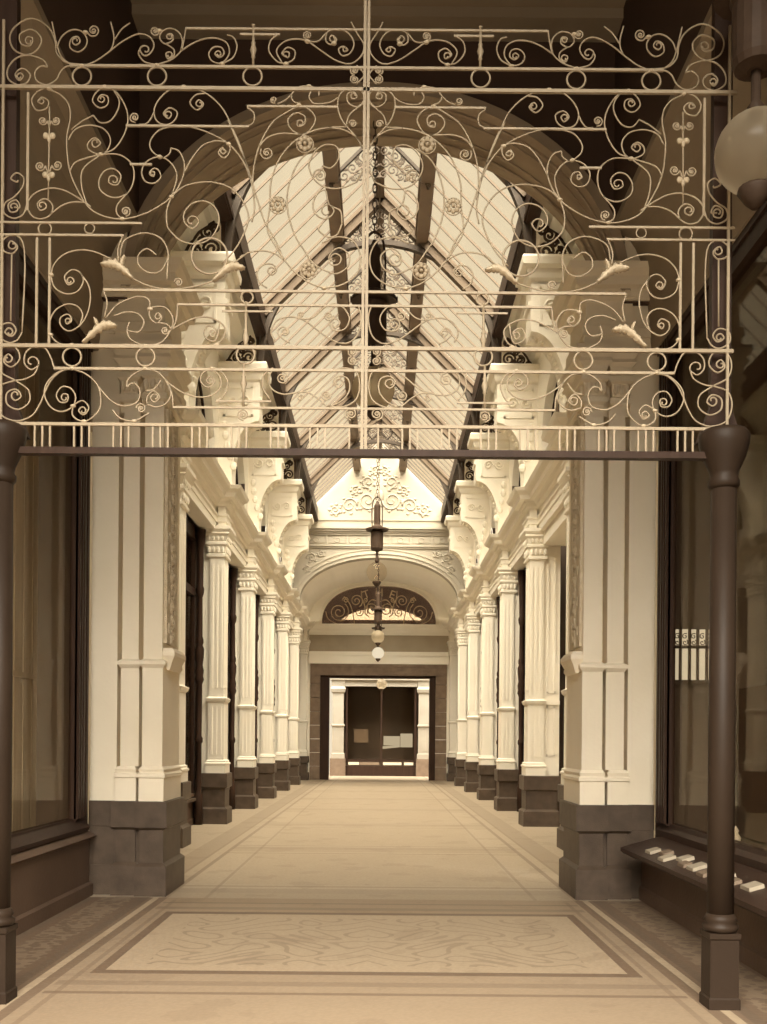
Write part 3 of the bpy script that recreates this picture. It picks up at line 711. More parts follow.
obj('window_patch', MB().box(.24, .98, YF + .22, YF + .26, 1.38, 1.80).add([(.20, YF + .1, 1.22), (.98, YF + .1, 1.30), (.98, YF + .3, 1.40), (.20, YF + .3, 1.34)], [(0, 1, 2, 3)]), 'glow_pane', fs, label='bright reflection in the shop glass, drawn as a glowing panel')  # glowing panels stand in for reflections on the far shop glass
obj('window_patch', MB().box(1.0, 1.55, YF + .22, YF + .26, 1.30, 1.92), 'glow_pane', fs, label='bright reflection in the shop glass, drawn as a glowing panel')
obj('window_patch', MB().box(-1.1, -.45, YF + .22, YF + .26, 1.5, 2.1), 'grey_card', fs, label='grey card in the shop window')
for s in (-1, 1):
    struct('wall_cross_%s' % SIDE[s], MB().box(s * 5.5, s * 5.8, YE + .4, YF, 0, 7), 'far_plaster')

# ------------------------------------------------------------------ roof
RZ = 12.05                       # |x| + z = RZ on the glass plane
EX, EZ = 2.16, 9.20
for s in (-1, 1):
    t = obj('eaves_beam', MB().box(s * EX, s * 2.34, Y1 - .05, GY + .05, EZ, 9.72).box(s * (EX - .03), s * EX, Y1 - .05, GY + .05, EZ + .03, EZ + .10).box(s * 2.30, s * 2.44, Y1 - .05, GY + .05, 9.46, 9.74), 'purlin' if 0 else 'wood',
            label='dark eaves beam running the length of the glass roof along its %s side' % SIDE[s], cat='beam', group='roof beams')
    px, pz = .80, RZ - .80
    q = MB()
    for (o, w, h) in ((0, .105, .22), (.0, .135, .08)):
        q.box(s * (px - w), s * (px + w), Y1 - .05, GY + .05, pz - .06 - h, pz - .04)
    obj('purlin', q, 'purlin', label='brown timber purlin running under the glass roof, %s of the ridge' % SIDE[s], cat='beam', group='roof beams')
obj('ridge_beam', MB().box(-.05, .05, Y1 - .05, GY + .05, RZ - .22, RZ - .02).box(-.08, .08, Y1 - .05, GY + .05, RZ - .24, RZ - .20), 'rafter', label='slim timber ridge beam along the top of the glass roof', cat='beam', group='roof beams')

TY = [PK[k] + .31 for k in range(1, 6)]
bays = [Y1] + TY + [GY]
def slope_box(mb, s, x0, x1, y0, y1, off0, off1):
    """bar lying on the roof slope between |x|=x0..x1, offset off0..off1 normal to the glass (down negative)"""
    d = 1 / math.sqrt(2); P = []
    for y in (y0, y1):
        for x, o in ((x0, off0), (x1, off0), (x1, off1), (x0, off1)):
            P.append((s * (x + o * d), y, RZ - x + o * d))
    return mb.add(P, [(0, 1, 2, 3), (7, 6, 5, 4), (0, 4, 5, 1), (1, 5, 6, 2), (2, 6, 7, 3), (3, 7, 4, 0)])
bayname = ['nearest bay behind the entrance arch', 'second bay from the entrance arch', 'third bay from the entrance arch', 'fourth bay from the entrance arch', 'fifth bay from the entrance arch', 'last bay before the far gable']
for i in range(6):
    ya, yb = bays[i], bays[i + 1]
    for s in (-1, 1):
        t = thing('skylight_panel', (s * 1.2, (ya + yb) / 2, RZ - 1.2), 'glazed %s slope of the arcade roof, %s' % (SIDE[s], bayname[i]), 'skylight', 'roof glazing')
        obj('glass_pane', slope_box(MB(), s, .04, 2.32, ya + .02, yb - .02, 0, .006), 'roof_glass', t)
        nb = 8
        for k in range(nb):
            yy = ya + (yb - ya) * (k + .5) / nb
            obj('glazing_bar', slope_box(MB(), s, .05, 2.30, yy - .011, yy + .011, -.040, -.004), 'bar', t)

def xz_tube(mb, pts, y, r, n=5, **kw): return mb.tube([(x, y, z) for x, z in pts], r, n, **kw)
RA, RB, RC = 2.235, 2.36, 8.64
def rib_z(x): return RC + RB * math.sqrt(max(0, 1 - (x / RA) ** 2))
RNG = random.Random(3); PACK = []
for (lo, hi) in ((.085, .125), (.055, .08), (.035, .05)):
    for _ in range(1500):
        rr = RNG.uniform(lo, hi); cx = RNG.uniform(.03, .82); cz = RNG.uniform(10.85, 11.85)
        if cz + rr > RZ - .20 - cx - rr * .45 or cz - rr < rib_z(cx) + .03 or cx - rr < -.01: continue
        if all((cx - a) ** 2 + (cz - b_) ** 2 > (rr + c) ** 2 * .86 for a, b_, c, *_ in PACK): PACK.append((cx, cz, rr, RNG.uniform(0, 6), RNG.choice((1, -1))))
def ridge_filigree(s, y):
    fg = MB()
    for (cx, cz, rr, a0, d_) in PACK:
        xz_tube(fg, [(s * p[0], p[1]) for p in spiral2(cx, cz, rr, a0, 1.35, d_, .2, 13)], y, .013, 4)
        for q in range(2):
            an = a0 + q * 2.4; fg.ell(s * (cx + rr * math.cos(an)), y, cz + rr * math.sin(an), .03, .015, .024, 5, 3)
    return fg
proto = None
for i in range(6):
    y = (bays[i] + bays[i + 1]) / 2
    lab = 'lacy iron scroll panel hanging under the ridge between trusses, ' + bayname[i]
    if proto is not None: dup(proto, (0, y, 11), lab); continue
    t = thing('ridge_lacework', (0, y, 11), lab, 'ironwork', 'ridge scroll panels'); proto = t
    for s in (-1, 1):
        obj('filigree', ridge_filigree(s, y), 'scroll_iron', t)
        obj('bar', slope_box(MB(), s, .05, .78, y - .03, y + .03, -.17, -.12), 'rib_iron', t)
proto = None
for k in range(1, 6):
    lab = 'arched iron roof truss over the %s pair of pilasters%s' % (ORD[k], ', with scrollwork around its ring' if k == 1 else '')
    y = TY[k - 1]
    if proto is not None: dup(proto, (0, y, 8.6), lab); continue
    t = thing('roof_truss', (0, y, 8.6), lab, 'truss', 'roof trusses'); proto = t
    for s in (-1, 1):
        obj('rafter', slope_box(slope_box(MB(), s, .05, 2.30, y - .085, y + .085, -.24, -.03), s, .05, 2.30, y - .12, y + .12, -.10, -.03), 'rafter', t)
    arc = [(RA * math.cos(PI * i / 48), RC + RB * math.sin(PI * i / 48)) for i in range(49)]
    rb = MB()
    for (o, w, h) in ((0, .05, .035), ):
        vs = []; fs = []
        for i in range(49):
            t_ = PI * i / 48; nx, nz = math.cos(t_), math.sin(t_)
            for (oy, on) in ((-.06, -.05), (.06, -.05), (.06, .045), (-.06, .045)):
                vs.append((arc[i][0] + nx * on, y + oy, arc[i][1] + nz * on))
        for i in range(48):
            for q in range(4): fs.append((4 * i + q, 4 * i + (q + 1) % 4, 4 * i + 4 + (q + 1) % 4, 4 * i + 4 + q))
        fs += [(0, 1, 2, 3), (195, 194, 193, 192)]
        rb.add(vs, fs)
    obj('arched_rib', rb, 'rib_iron', t)
    obj('centre_ring', MB().tube([(.42 * math.cos(2 * PI * i / 28), y, 11.42 + .42 * math.sin(2 * PI * i / 28)) for i in range(28)], .028, 6, True), 'rib_iron', t, True)
    # filigree around the ring and between rib and rafters
    for s in (-1, 1):
        fg = ridge_filigree(s, y)
        obj('filigree', fg, 'scroll_iron', t)
        fg = MB()
        for (cx, r, d_) in ((1.02, .055, 1), (1.16, .05, -1), (.92, .05, -1), (1.30, .04, 1)):
            cz = (rib_z(cx) + RZ - .30 - cx) / 2 + .0
            xz_tube(fg, [(s * p[0], p[1]) for p in spiral2(cx, cz, r, 0, 1.4, d_)], y, .012)
        for (cx, cz, r, d_) in ((2.02, 9.93, .06, 1), (1.95, 10.05, .05, -1)):
            xz_tube(fg, [(s * p[0], p[1]) for p in spiral2(cx, cz - .25, r, 0, 1.4, d_)], y, .012)
        obj('filigree', fg, 'scroll_iron', t)
        # scrolled foot standing on the console cap
        ft = MB()
        ft.box(s * 2.26, s * 2.32, y - .03, y + .03, 8.60, 9.22); ft.box(s * 2.2, s * 2.92, y - .03, y + .03, 8.60, 8.64)
        for (cx, cz, r, a0, d_) in ((2.46, 8.82, .13, 0, 1), (2.52, 9.06, .11, 1, -1), (2.68, 8.80, .09, 2, -1), (2.83, 8.72, .06, 0, 1), (2.42, 9.12, .07, 0, 1), (2.60, 8.94, .06, 0, 1)):
            xz_tube(ft, [(s * p[0], p[1]) for p in spiral2(cx, cz, r, a0, 1.7, d_)], y, .022)
        xz_tube(ft, [(s * x, z) for x, z in ((2.92, 8.64), (2.80, 8.86), (2.62, 9.10), (2.42, 9.22))], y, .022)
        ft.ell(s * 2.56, y, 8.74, .06, .03, .09, 6, 4)
        obj('scrolled_foot', ft, 'iron_dark', t)
# longitudinal filigree along the ridge
for i in range(6):
    ya, yb = bays[i] + .15, bays[i + 1] - .15
    mb = MB(); nn = int((yb - ya) / .42)
    for q in range(nn):
        yy = ya + (q + .5) * (yb - ya) / nn
        for dz, d_ in ((.14, 1), (.33, -1)):
            mb.tube([(0, p[0], p[1]) for p in spiral2(yy, RZ - .24 - dz, .10, q, 1.5, d_)], .012, 5)
    mb.box(-.015, .015, ya - .1, yb + .1, RZ - .72, RZ - .69)
    obj('ridge_cresting', mb, 'scroll_iron', label='band of iron scrolls hanging under the ridge, %s' % bayname[i], cat='ironwork', group='ridge ironwork')

# ------------------------------------------------------------------ arc lamps
def lamp_parts(t, x, y, zg, ztop, globe='opal'):
    r = .225
    gb_ = obj('globe', MB().lathe(x, y, [(.001, zg - r)] + [(r * math.cos(a), zg + r * math.sin(a)) for a in [(-80 + 10 * i) * PI / 180 for i in range(17)]] + [(.001, zg + r)], 24), globe, t, True)
    obj('globe_cap', MB().lathe(x, y, [(.02, zg - r - .10), (.06, zg - r - .06), (.10, zg - r), (.09, zg - r + .03)], 14), 'iron_dark', gb_, True)
    obj('stem', MB().lathe(x, y, [(.035, zg + r - .02), (.05, zg + r + .03), (.028, zg + r + .06), (.028, zg + .50)], 10), 'iron_dark', t, True)
    b0 = zg + .48
    bd_ = obj('body', MB().lathe(x, y, [(.05, b0 - .02), (.12, b0), (.135, b0 + .04), (.135, b0 + .36), (.15, b0 + .40), (.12, b0 + .42), (.12, b0 + .48), (.14, b0 + .50), (.07, b0 + .56), (.07, b0 + .98), (.045, b0 + 1.02), (.02, b0 + 1.08)], 18), 'iron_dark', t)
    obj('collar', MB().lathe(x, y, [(.14, b0 + .44), (.24, b0 + .43), (.24, b0 + .47), (.12, b0 + .50)], 18).box(x - .25, x + .25, y - .03, y + .03, b0 + .44, b0 + .48), 'iron_dark', bd_)
    obj('hanger', MB().tube(catmull([(x - .11, y, b0 + .48), (x - .11, y, b0 + .95), (x - .07, y, b0 + 1.12), (x, y, b0 + 1.17), (x + .07, y, b0 + 1.12), (x + .11, y, b0 + .95), (x + .11, y, b0 + .48)], 5), .013, 6), 'iron_dark', bd_, True)
    ch = MB(); z = b0 + 1.16; i = 0
    while z < ztop - .02:
        zt = min(ztop, z + .085); c = (z + zt) / 2
        p = [(.022 * math.cos(2 * PI * q / 8), c + .052 * math.sin(2 * PI * q / 8)) for q in range(8)]
        ch.tube([((x + a if i % 2 else x), (y if i % 2 else y + a), b_) for a, b_ in p], .009, 4, True)
        z += .085; i += 1
    obj('chain', ch, 'iron_dark', t)
for (y, zg, zt, lab, gl) in ((10.5, 5.27, 8.09, 'nearest hanging arc lamp, big opal globe under the entrance arch', 'opal'),
                         (21.9, 5.27, 11.85, 'clear-globed arc lamp on a long chain, halfway down the corridor', 'clear'),
                         (34.3, 5.15, 11.8, 'hanging arc lamp before the far fanlight, third along the corridor', 'opal'),
                         (37.6, 4.88, 7.85, 'hanging arc lamp with added fill glow, close before the lintel of the far doorway', 'fill_globe'),
                         (43.0, 4.02, 6.6, 'hanging arc lamp beyond the far doorway', 'opal')):
    x = -.02 if y < 40 else .13
    t = thing('arc_lamp', (x, y, zg), lab, 'lamp', 'hanging arc lamps'); lamp_parts(t, x, y, zg, zt, gl)
struct('trim_10', MB().box(-.2, .46, 42.9, 43.1, 6.58, 6.7).box(-5.5, 5.5, 42.92, 43.08, 6.62, 6.76), 'wood')
t = thing('arc_lamp', (2.20, 5.72, 4.96), 'pale opal globe lamp hanging in front of the right end of the iron screen', 'lamp', 'hanging arc lamps')
lamp_parts(t, 2.20, 5.72, 4.96, 8.8)

# ------------------------------------------------------------------ wrought-iron screen
SD = 6.0
UX0 = 361.3
def W(u, v, dy=0.0):     # derotated photo coordinates -> point on the screen plane
    return ((u - VX) / FPX * SD + CAMX, SD + dy, EYE + (VY - v) / FPX * SD)
def der(x, y): return (x - ROLL * (VY - y), y - ROLL * (x - VX))
SCR = thing('wrought_iron_screen', W(UX0, 453), 'broad pale wrought-iron screen of scrolls and rails hanging across the foreground', 'screen')
def curl(st):
    """carry a traced curl on inwards so that it ends in a tight eye"""
    if len(st) < 6 or len(st) == 12 and abs(math.hypot(st[0][0] - st[-1][0], st[0][1] - st[-1][1])) < 1: return st
    P = st[-6:]; turn = 0
    for i in range(1, 5):
        a = math.atan2(P[i][1] - P[i - 1][1], P[i][0] - P[i - 1][0]); b_ = math.atan2(P[i + 1][1] - P[i][1], P[i + 1][0] - P[i][0])
        turn += (b_ - a + PI) % (2 * PI) - PI
    if abs(turn) < 3.3: return st
    (x1, y1), (x2, y2), (x3, y3) = st[-3:]
    d = 2 * (x1 * (y2 - y3) + x2 * (y3 - y1) + x3 * (y1 - y2))
    if abs(d) < 1e-6: return st
    ux = ((x1 * x1 + y1 * y1) * (y2 - y3) + (x2 * x2 + y2 * y2) * (y3 - y1) + (x3 * x3 + y3 * y3) * (y1 - y2)) / d
    uy = ((x1 * x1 + y1 * y1) * (x3 - x2) + (x2 * x2 + y2 * y2) * (x1 - x3) + (x3 * x3 + y3 * y3) * (x2 - x1)) / d
    rad = math.hypot(x3 - ux, y3 - uy)
    if not 1.2 < rad < 9: return st
    a0 = math.atan2(y3 - uy, x3 - ux); sg = 1 if turn > 0 else -1; ext = []
    for i in range(1, 7):
        q = rad * (1 - .13 * i); ext.append((ux + q * math.cos(a0 + sg * i * .85), uy + q * math.sin(a0 + sg * i * .85)))
    return list(st) + ext
def strokes(groups, name, r, m='iron_light', flip=True, right=False):
    for g in groups:
        for mir in ((1, -1) if flip else (1,)):
            mb = MB()
            for st in g:
                pts = [der(*p) for p in curl(st)]
                pts = [((2 * UX0 - u if mir < 0 else u), v) for u, v in pts]
                path = catmull([W(u, v) for u, v in pts], 5)
                mb.tube(path, r, 6, False, None, 1.0, (0, 1, 0))
            obj(name, mb, m, SCR, True)
def sp(cx, cy, r, a0=0, turns=1.5, d=1, r1=.25):   # small spiral in photo pixels
    return [(cx + (r + (r1 * r - r) * i / 11) * math.cos(math.radians(a0) + d * 2 * PI * turns * i / 11), cy + (r + (r1 * r - r) * i / 11) * math.sin(math.radians(a0) + d * 2 * PI * turns * i / 11)) for i in range(12)]
G = []
# --- frieze above the ring course (left half)
G += [
 [[(52,22),(55,36),(57.5,46.6),(62,57.5),(71.6,64.6),(82,66.5)], [(57.5,46.6),(61.5,37),(71.6,30),(81,31),(87,39),(85.7,46.6),(78,52),(70,47.4),(71.6,38.8),(78,37),(80,42),(75.5,45)]],
 [[(82,66.5),(95,61.5),(107.6,53),(121.7,42),(139,34),(149,36.5),(154,45),(150,53.6),(144,55.7),(140,49)], [(140,49),(138.6,53.6),(144,61.5),(156.6,65)]],
 [sp(93.5,30.5,6.5,170,1.6,-1)], [[(110.7,22),(114,37),(113,45),(110.7,50)], [(130,23),(122,29),(115,39)]],
 [[(185.9,28),(184,40),(180.8,51),(170.7,60),(156.6,65)], [(181,50),(182.5,42),(180,34),(172,28.6),(162.9,31),(159.7,37),(162,42),(166,44),(173,40),(171.5,34),(166.8,35.6),(168,39)]],
 [[(166,44),(173.8,49.7),(173.8,56),(168,59),(166,53.6),(170,52)]], [sp(155,31,5,0,1.5,1)],
 [[(181,51),(192.6,43.5),(205,38.8),(217.6,38.5),(227,43.5),(229.3,52.9),(223.9,61.5),(219,63.5),(211,60),(209,52.9),(214.5,47),(222,48),(223.9,54),(219,57.5),(215,53.6),(218,51)]],
 [[(227,35),(233,37),(237,46.6),(233,57.5),(224,63)]], [[(280,34),(271,40),(269,51),(278,62),(285.6,63.8)]],
 [[(285.6,63.8),(293.8,59),(294.8,51),(287.5,47.4),(282,53.8),(288.4,57.4),(289,53)], [(282,63),(276.5,51),(283.8,42),(296.6,39),(307.5,41.5),(320,50),(335,60),(346,64)], sp(307.5,35.5,4.5,90,1.6,1)],
 [[(307.5,41.5),(318.5,41),(326.7,32.8),(336.7,29),(347.7,32.8),(354,43.7),(349.5,53.8),(342,55.6),(338.6,49),(344,46.5),(347.7,50),(344.5,51.5)], [(326.7,32.8),(325.8,41),(331,44.6),(336.7,40),(332,35.5),(329.5,38.5)]],
 [[(351,22),(356.8,32.8),(364,45.6),(362,54.7),(353,63),(346,64)]],
 [sp(354.6,70.5,4.6,90,1.6,1)], [sp(354.6,79.5,4.6,-90,1.6,-1)], [[(356.8,65.6),(364,74.8),(356.8,84)]],
]
strokes(G, 'frieze_scroll', .0049); G = []
# --- below rail C
G += [
 [[(353,87.5),(340.4,94),(337.6,105.8),(342,120.4),(347.7,127.7),(356.8,138),(364,151)], [(353,87.5),(362,92),(364,100),(356.8,107),(347.7,102),(347.7,94),(354,92),(356.8,97.6),(352.5,99)], [(363,104),(349.5,115),(345.9,126)]], [sp(353,124,4,180,1.4,1)],
 [sp(273.8,100,3.6,60,1.5,1), [(277.4,104),(285.6,100),(291,94.8),(298.4,87.5),(309.4,86.6),(318.5,90),(318.8,95.7)], [(313,89),(309,96.7),(313,103),(321,104),(331,102),(338,97.6)], [(291,94.8),(293,101),(300,104)]],
 [[(247,107.6),(253.7,113),(253.7,122),(249,125.5),(240,126)]],
 [[(299,105.4),(285.6,113),(274,121),(263.7,136.4),(257,152.9),(253.7,169),(252.8,187.5),(254.6,207.6),(252,222)], [(299,105.4),(309,109.4),(315.4,118.6),(311,129),(303,134.6),(293,131),(288,123.6),(289,118),(296.6,113),(304.8,116.7),(304,125),(297.5,126),(298,121)]],
 [[(345.9,127),(329.4,127.7),(313,131),(294.8,141),(280,158),(271,182),(270,205.8),(267.5,230),(274.7,244.6),(283.8,259),(296.6,273.8),(311,283.8),(324,288)], [(364,151),(356.8,138),(344,130),(329.4,127.7)]],
 [[(303,134.6),(280,133.7),(267,138),(259,147)], sp(267,153,7,215,1.5,-1)],
 [[(356.8,182),(342,188),(325.8,187.5),(314.8,180),(309,165.6),(314.8,152),(325.8,144.6),(336.7,147),(338.6,158),(331,168),(322,166)], sp(320,175.7,7,180,1.6,1), [(364,167),(356.8,182)]],
 [[(342,224),(340.4,211),(329.4,204.9),(325,190),(316.7,194.8),(313,207.6),(318.5,216.7),(327.6,218.6),(334,211),(329.4,204.9)], [(342,224),(336.7,235),(327.6,236.8),(318.5,229.5),(322,224)]],
 [[(316,148),(302,158),(293,173),(287.5,193),(288.4,214.9),(296.6,238.6),(304,250),(313,262.9),(324,270),(336.7,273.8),(347.7,266.5),(349,255),(338.6,248),(329.4,255.6),(331,264.7),(339,264),(341,258)]],
 [[(227.8,120),(239.5,146.6),(250,174.8),(256,195),(265.6,224),(274.7,239),(283.8,260)]],
 [[(324,288),(342,284.8),(356.8,273.8),(360.5,257),(353,241),(336.7,237),(322,243)]],
 # left block
 [[(101,154.4),(82.6,170),(81.8,187),(87,204.5)], [(101,154.4),(120,155),(131.9,164.6),(134,178),(128,192.7),(114,197.8),(101,191),(99,181),(105,170.8),(114,169),(121,176),(117,185),(109,182.6),(110,177)], [(128,192.7),(117,206),(117,214),(122.5,219)], sp(125.6,211.5,5.2,90,1.5,-1)],
 [[(68.5,140),(74.8,130),(87,125.5),(103,128.6),(110.4,138.8),(107.6,149.7),(101,154.4),(88.8,149.7),(88,143.5),(95,138),(100.6,143.5),(95,147.5)]],
 [[(101,154.4),(87,158),(74.8,163),(70,171)]],
 [[(101,154.4),(114,149),(123,137),(127,126),(128,120),(126.4,109),(120,96.7),(114,90.4),(106,87.3),(96.7,92),(92.7,101),(99.8,108),(107.6,104.5),(107.6,96.7),(101.4,95),(98,99.8),(101.5,102.5)]],
 [[(114,90.4),(119.3,101),(117,112),(109,121.7),(99.8,122.5),(93.5,115.4)], [(93.5,115.4),(82.6,121),(71.6,129.5)]],
 [[(49.7,90),(60.7,95),(68.5,104.5),(70.4,117),(67,135.6),(67,151),(70,171.6),(77.9,190.4),(90.4,209),(106,217),(122.5,219),(142.5,214.6),(161,205),(171.5,196.7),(178.5,187),(184,173),(184,162),(178.5,151),(170.7,148)]],
 [[(170.7,148),(169.9,153),(164.4,157.5),(159.7,157),(151,149.7),(150,142),(158,131),(172,126.6),(188,126.6),(208,132.5),(228.6,144),(242.6,160.7),(250,178),(254.6,198)]],
 [[(171.5,196.7),(176.5,180),(176.5,173),(169.9,162),(159.7,157),(147,161.5),(141.7,171.6),(144.9,181),(153.5,183.4),(160.5,177.9),(159,170.8),(153.5,168.5),(149.6,174),(153.5,176.3),(154.5,172.5)]],
 [[(184,173),(192.6,157.5),(203.5,145),(217.6,141),(228.6,144),(230,150.5),(224.6,158),(218.4,153.6),(222,148),(226,152),(223,154)]],
 [[(233,129.5),(224,110.7),(214.5,99.8),(203.5,92),(192.6,87.6),(183,86.5),(169,90.4),(158,101),(154,112),(157.4,121.7),(166.8,124.8),(175,120),(177,112),(169,108),(163.6,113.9),(168.5,118.5),(171.5,114.5)], [(227.8,120),(233,129.5),(240,145.6),(251,180)]],
 [[(205,93.5),(195.7,95),(190,103),(197,110),(203.5,104.5),(199,100),(196,103.5)]],
 [[(154,112),(150,120),(145.6,124),(139.4,124.5)], sp(134.7,117.5,5.2,80,1.5,1)],
 [[(171.5,196.7),(183,187),(198.8,182.6),(214.5,182.6),(231.7,188.8),(244,203),(248.5,216),(247,226),(236,248),(222,264)], [(171.5,196.7),(166.8,210.7),(167.5,226.4),(172,233),(181.6,241),(197,244),(211,238),(219,221),(215,207.6),(203.5,201),(191,204.5),(184,214),(184.8,223),(192.6,228.7),(198.8,221.7)]],
]
strokes(G, 'panel_scroll', .0049); G = []
# --- between y=222 and rail E
G += [
 [[(132.6,278.5),(145.6,284.8),(161,288.7),(177,289),(197,286),(213,281)]],
 [[(120,256.6),(123,242.5),(130,237),(145.6,233),(161,238.6),(168,252),(167.5,266),(166.8,280)], [(168,258),(161,270.7),(150,273),(138.6,265),(138.6,255),(147,248.8),(156.6,255)], sp(178.5,282.5,4.5,180,1.4,1)],
 [[(118.6,261),(117.8,250),(123,234.7)]],
 [[(111,259),(95,252),(81,250),(65,254),(54.4,264),(51.3,275),(55,288),(67,294),(77.9,291),(83.4,280),(79.4,272),(71.6,270),(64.6,277),(68.5,284.8),(74,281.6),(71.5,277.5)]],
 [[(80.5,273),(88.8,286),(90.4,298.8),(87,314.5),(79.4,326),(68.5,331),(60.7,325.4),(60.7,317.6),(68.5,314.5),(71.6,320.7),(67,324),(65.5,320)]],
 [[(79.4,326),(82.6,314.5),(77.9,306.7),(68.5,304),(56,309.8),(49.7,322),(50.5,334.8),(59,343.4),(73,345)]],
 [[(103.7,291),(107,302),(104.5,317.6)], [(106,317.6),(117,305),(129.5,298.8),(141,296.5),(148.8,300),(150,309)]],
 [[(114,316),(126.4,312),(139,314.5),(144,322),(139,331.7),(131.6,331.7),(127,330)], [(129.5,322),(127,330),(129.5,338),(139,344),(145.6,345.8)]],
 [[(145.6,345.8),(161,342.6),(170.7,330),(173,319),(166,308),(156.6,306.7),(150,309),(150,317.6),(156.6,323),(162,317.6),(158,313),(155,316.5)], [(156.6,323),(166,324),(171.5,328.6)], sp(165,330.5,4.2,0,1.5,1)],
 [[(170.7,330),(181.6,324),(195.7,318),(209.8,317.6),(222,324),(225.4,330),(221,341),(212,345)], [(220,323),(215,341),(207,339),(204,333),(208,326),(216,330),(213,337),(209.5,334)]],
 [[(177.7,305),(176,320.7),(172,330)]],
 [[(240,257),(251,252),(265.6,251),(276.5,254.6),(283.8,260)], [(246,254),(230,266),(213,281)]],
 [[(267,288),(260,283),(257,273),(263.7,264.7),(272.9,264.7),(276.5,270),(272,275),(268,272)]],
 [[(274.7,341),(271,332),(276.5,321),(289,317),(302,319.4),(316.7,329.5),(327.6,337.7),(338.6,343)], [(290,343),(283.8,339.5),(277.4,332),(283,326.7),(289,332),(285,335.5),(282,332)], sp(301,315,3.2,90,1.4,1)],
 [[(302,319.4),(313,317.6),(325.8,306.7),(335,304),(344,308.5),(349.5,319),(344,329.5),(333,330),(329.4,323),(334,318.5),(339.5,321.5)], sp(328.5,315.8,5,0,1.5,1)],
 [[(358,305),(361,317.6),(356.8,336),(347.7,343),(338.6,343)]],
]
strokes(G, 'middle_scroll', .0049); G = []
# --- below rail F
G += [
 [[(71.6,368.6),(57.5,372.5),(45.8,385),(44.7,396),(51.3,407.7),(62,411.7),(73,406),(75.5,396),(70,388),(62,387),(56.3,395),(60,402),(67,401.5),(67.7,395),(63.5,394)]],
 [[(73,406),(72.4,414.8),(77.9,420),(84,421.5)], [(73.5,405),(82.6,400.7),(88.8,407.7),(84,414.8),(78.7,411),(82,407)], [(71.6,368.6),(85.7,374),(96.7,384),(100.6,396),(99,410),(88.8,420),(84,421.5)]],
 [[(98,386),(109,399),(120,405.4),(129.5,405.4),(137,402),(140,395),(139,388),(134.7,383.5),(130,384),(126.4,388)], [(126.4,388),(128,380),(134,374),(144.9,368.6)]],
 [[(112.3,410),(120,418),(134,421),(148.8,413)], sp(141,408.5,5.2,180,1.5,1)],
 [[(144.9,368.6),(158,372.5),(167.5,382),(181.6,392),(195.7,396.8),(209.8,396),(220,388),(220,377),(211,370),(202,374),(201,382),(208,387.4),(214.5,382),(210.6,376.5),(206.5,380)]],
 [[(213,368.5),(222,372.5),(227.8,383.5),(222,398),(216,400.7)]],
 [[(165,379),(170.7,393),(167.5,402),(158,407),(147,404.6)], [(147,404.6),(147,397.6),(153.5,391),(159.7,397.6),(153.5,402),(150.5,398)], [(161,380),(154,389),(145.6,391)]],
 [[(168,384),(172,394.5),(173,407)]],
 [[(272.9,368),(263.7,375),(262.8,388),(270,399)], [(274,368.5),(269,377),(271,388),(282,394),(296.6,392.5),(309,388),(325.8,375),(338.6,368.8),(349.5,368.8),(356.8,373),(359.5,388),(355,400.7),(342,407),(327.6,406)]],
 [[(296.6,392.5),(307.5,392.5),(318.5,399),(327.6,406),(342,400.7),(349.5,389.8),(347.7,378.8),(338.6,376),(333,382),(338.6,388),(343,383.5)], sp(300,397.5,3.2,-90,1.4,1)],
 [sp(282,378,6.5,-90,1.6,1)], [sp(325.8,395,5.5,0,1.5,1)],
 [sp(352.5,351.6,4.8,90,1.6,1)], [sp(352.5,360.8,4.8,-90,1.6,-1)],
 [sp(243.4,414.8,6,90,1.8,1)], [sp(351,414,6.5,90,1.8,1)],
]
strokes(G, 'lower_scroll', .0049)
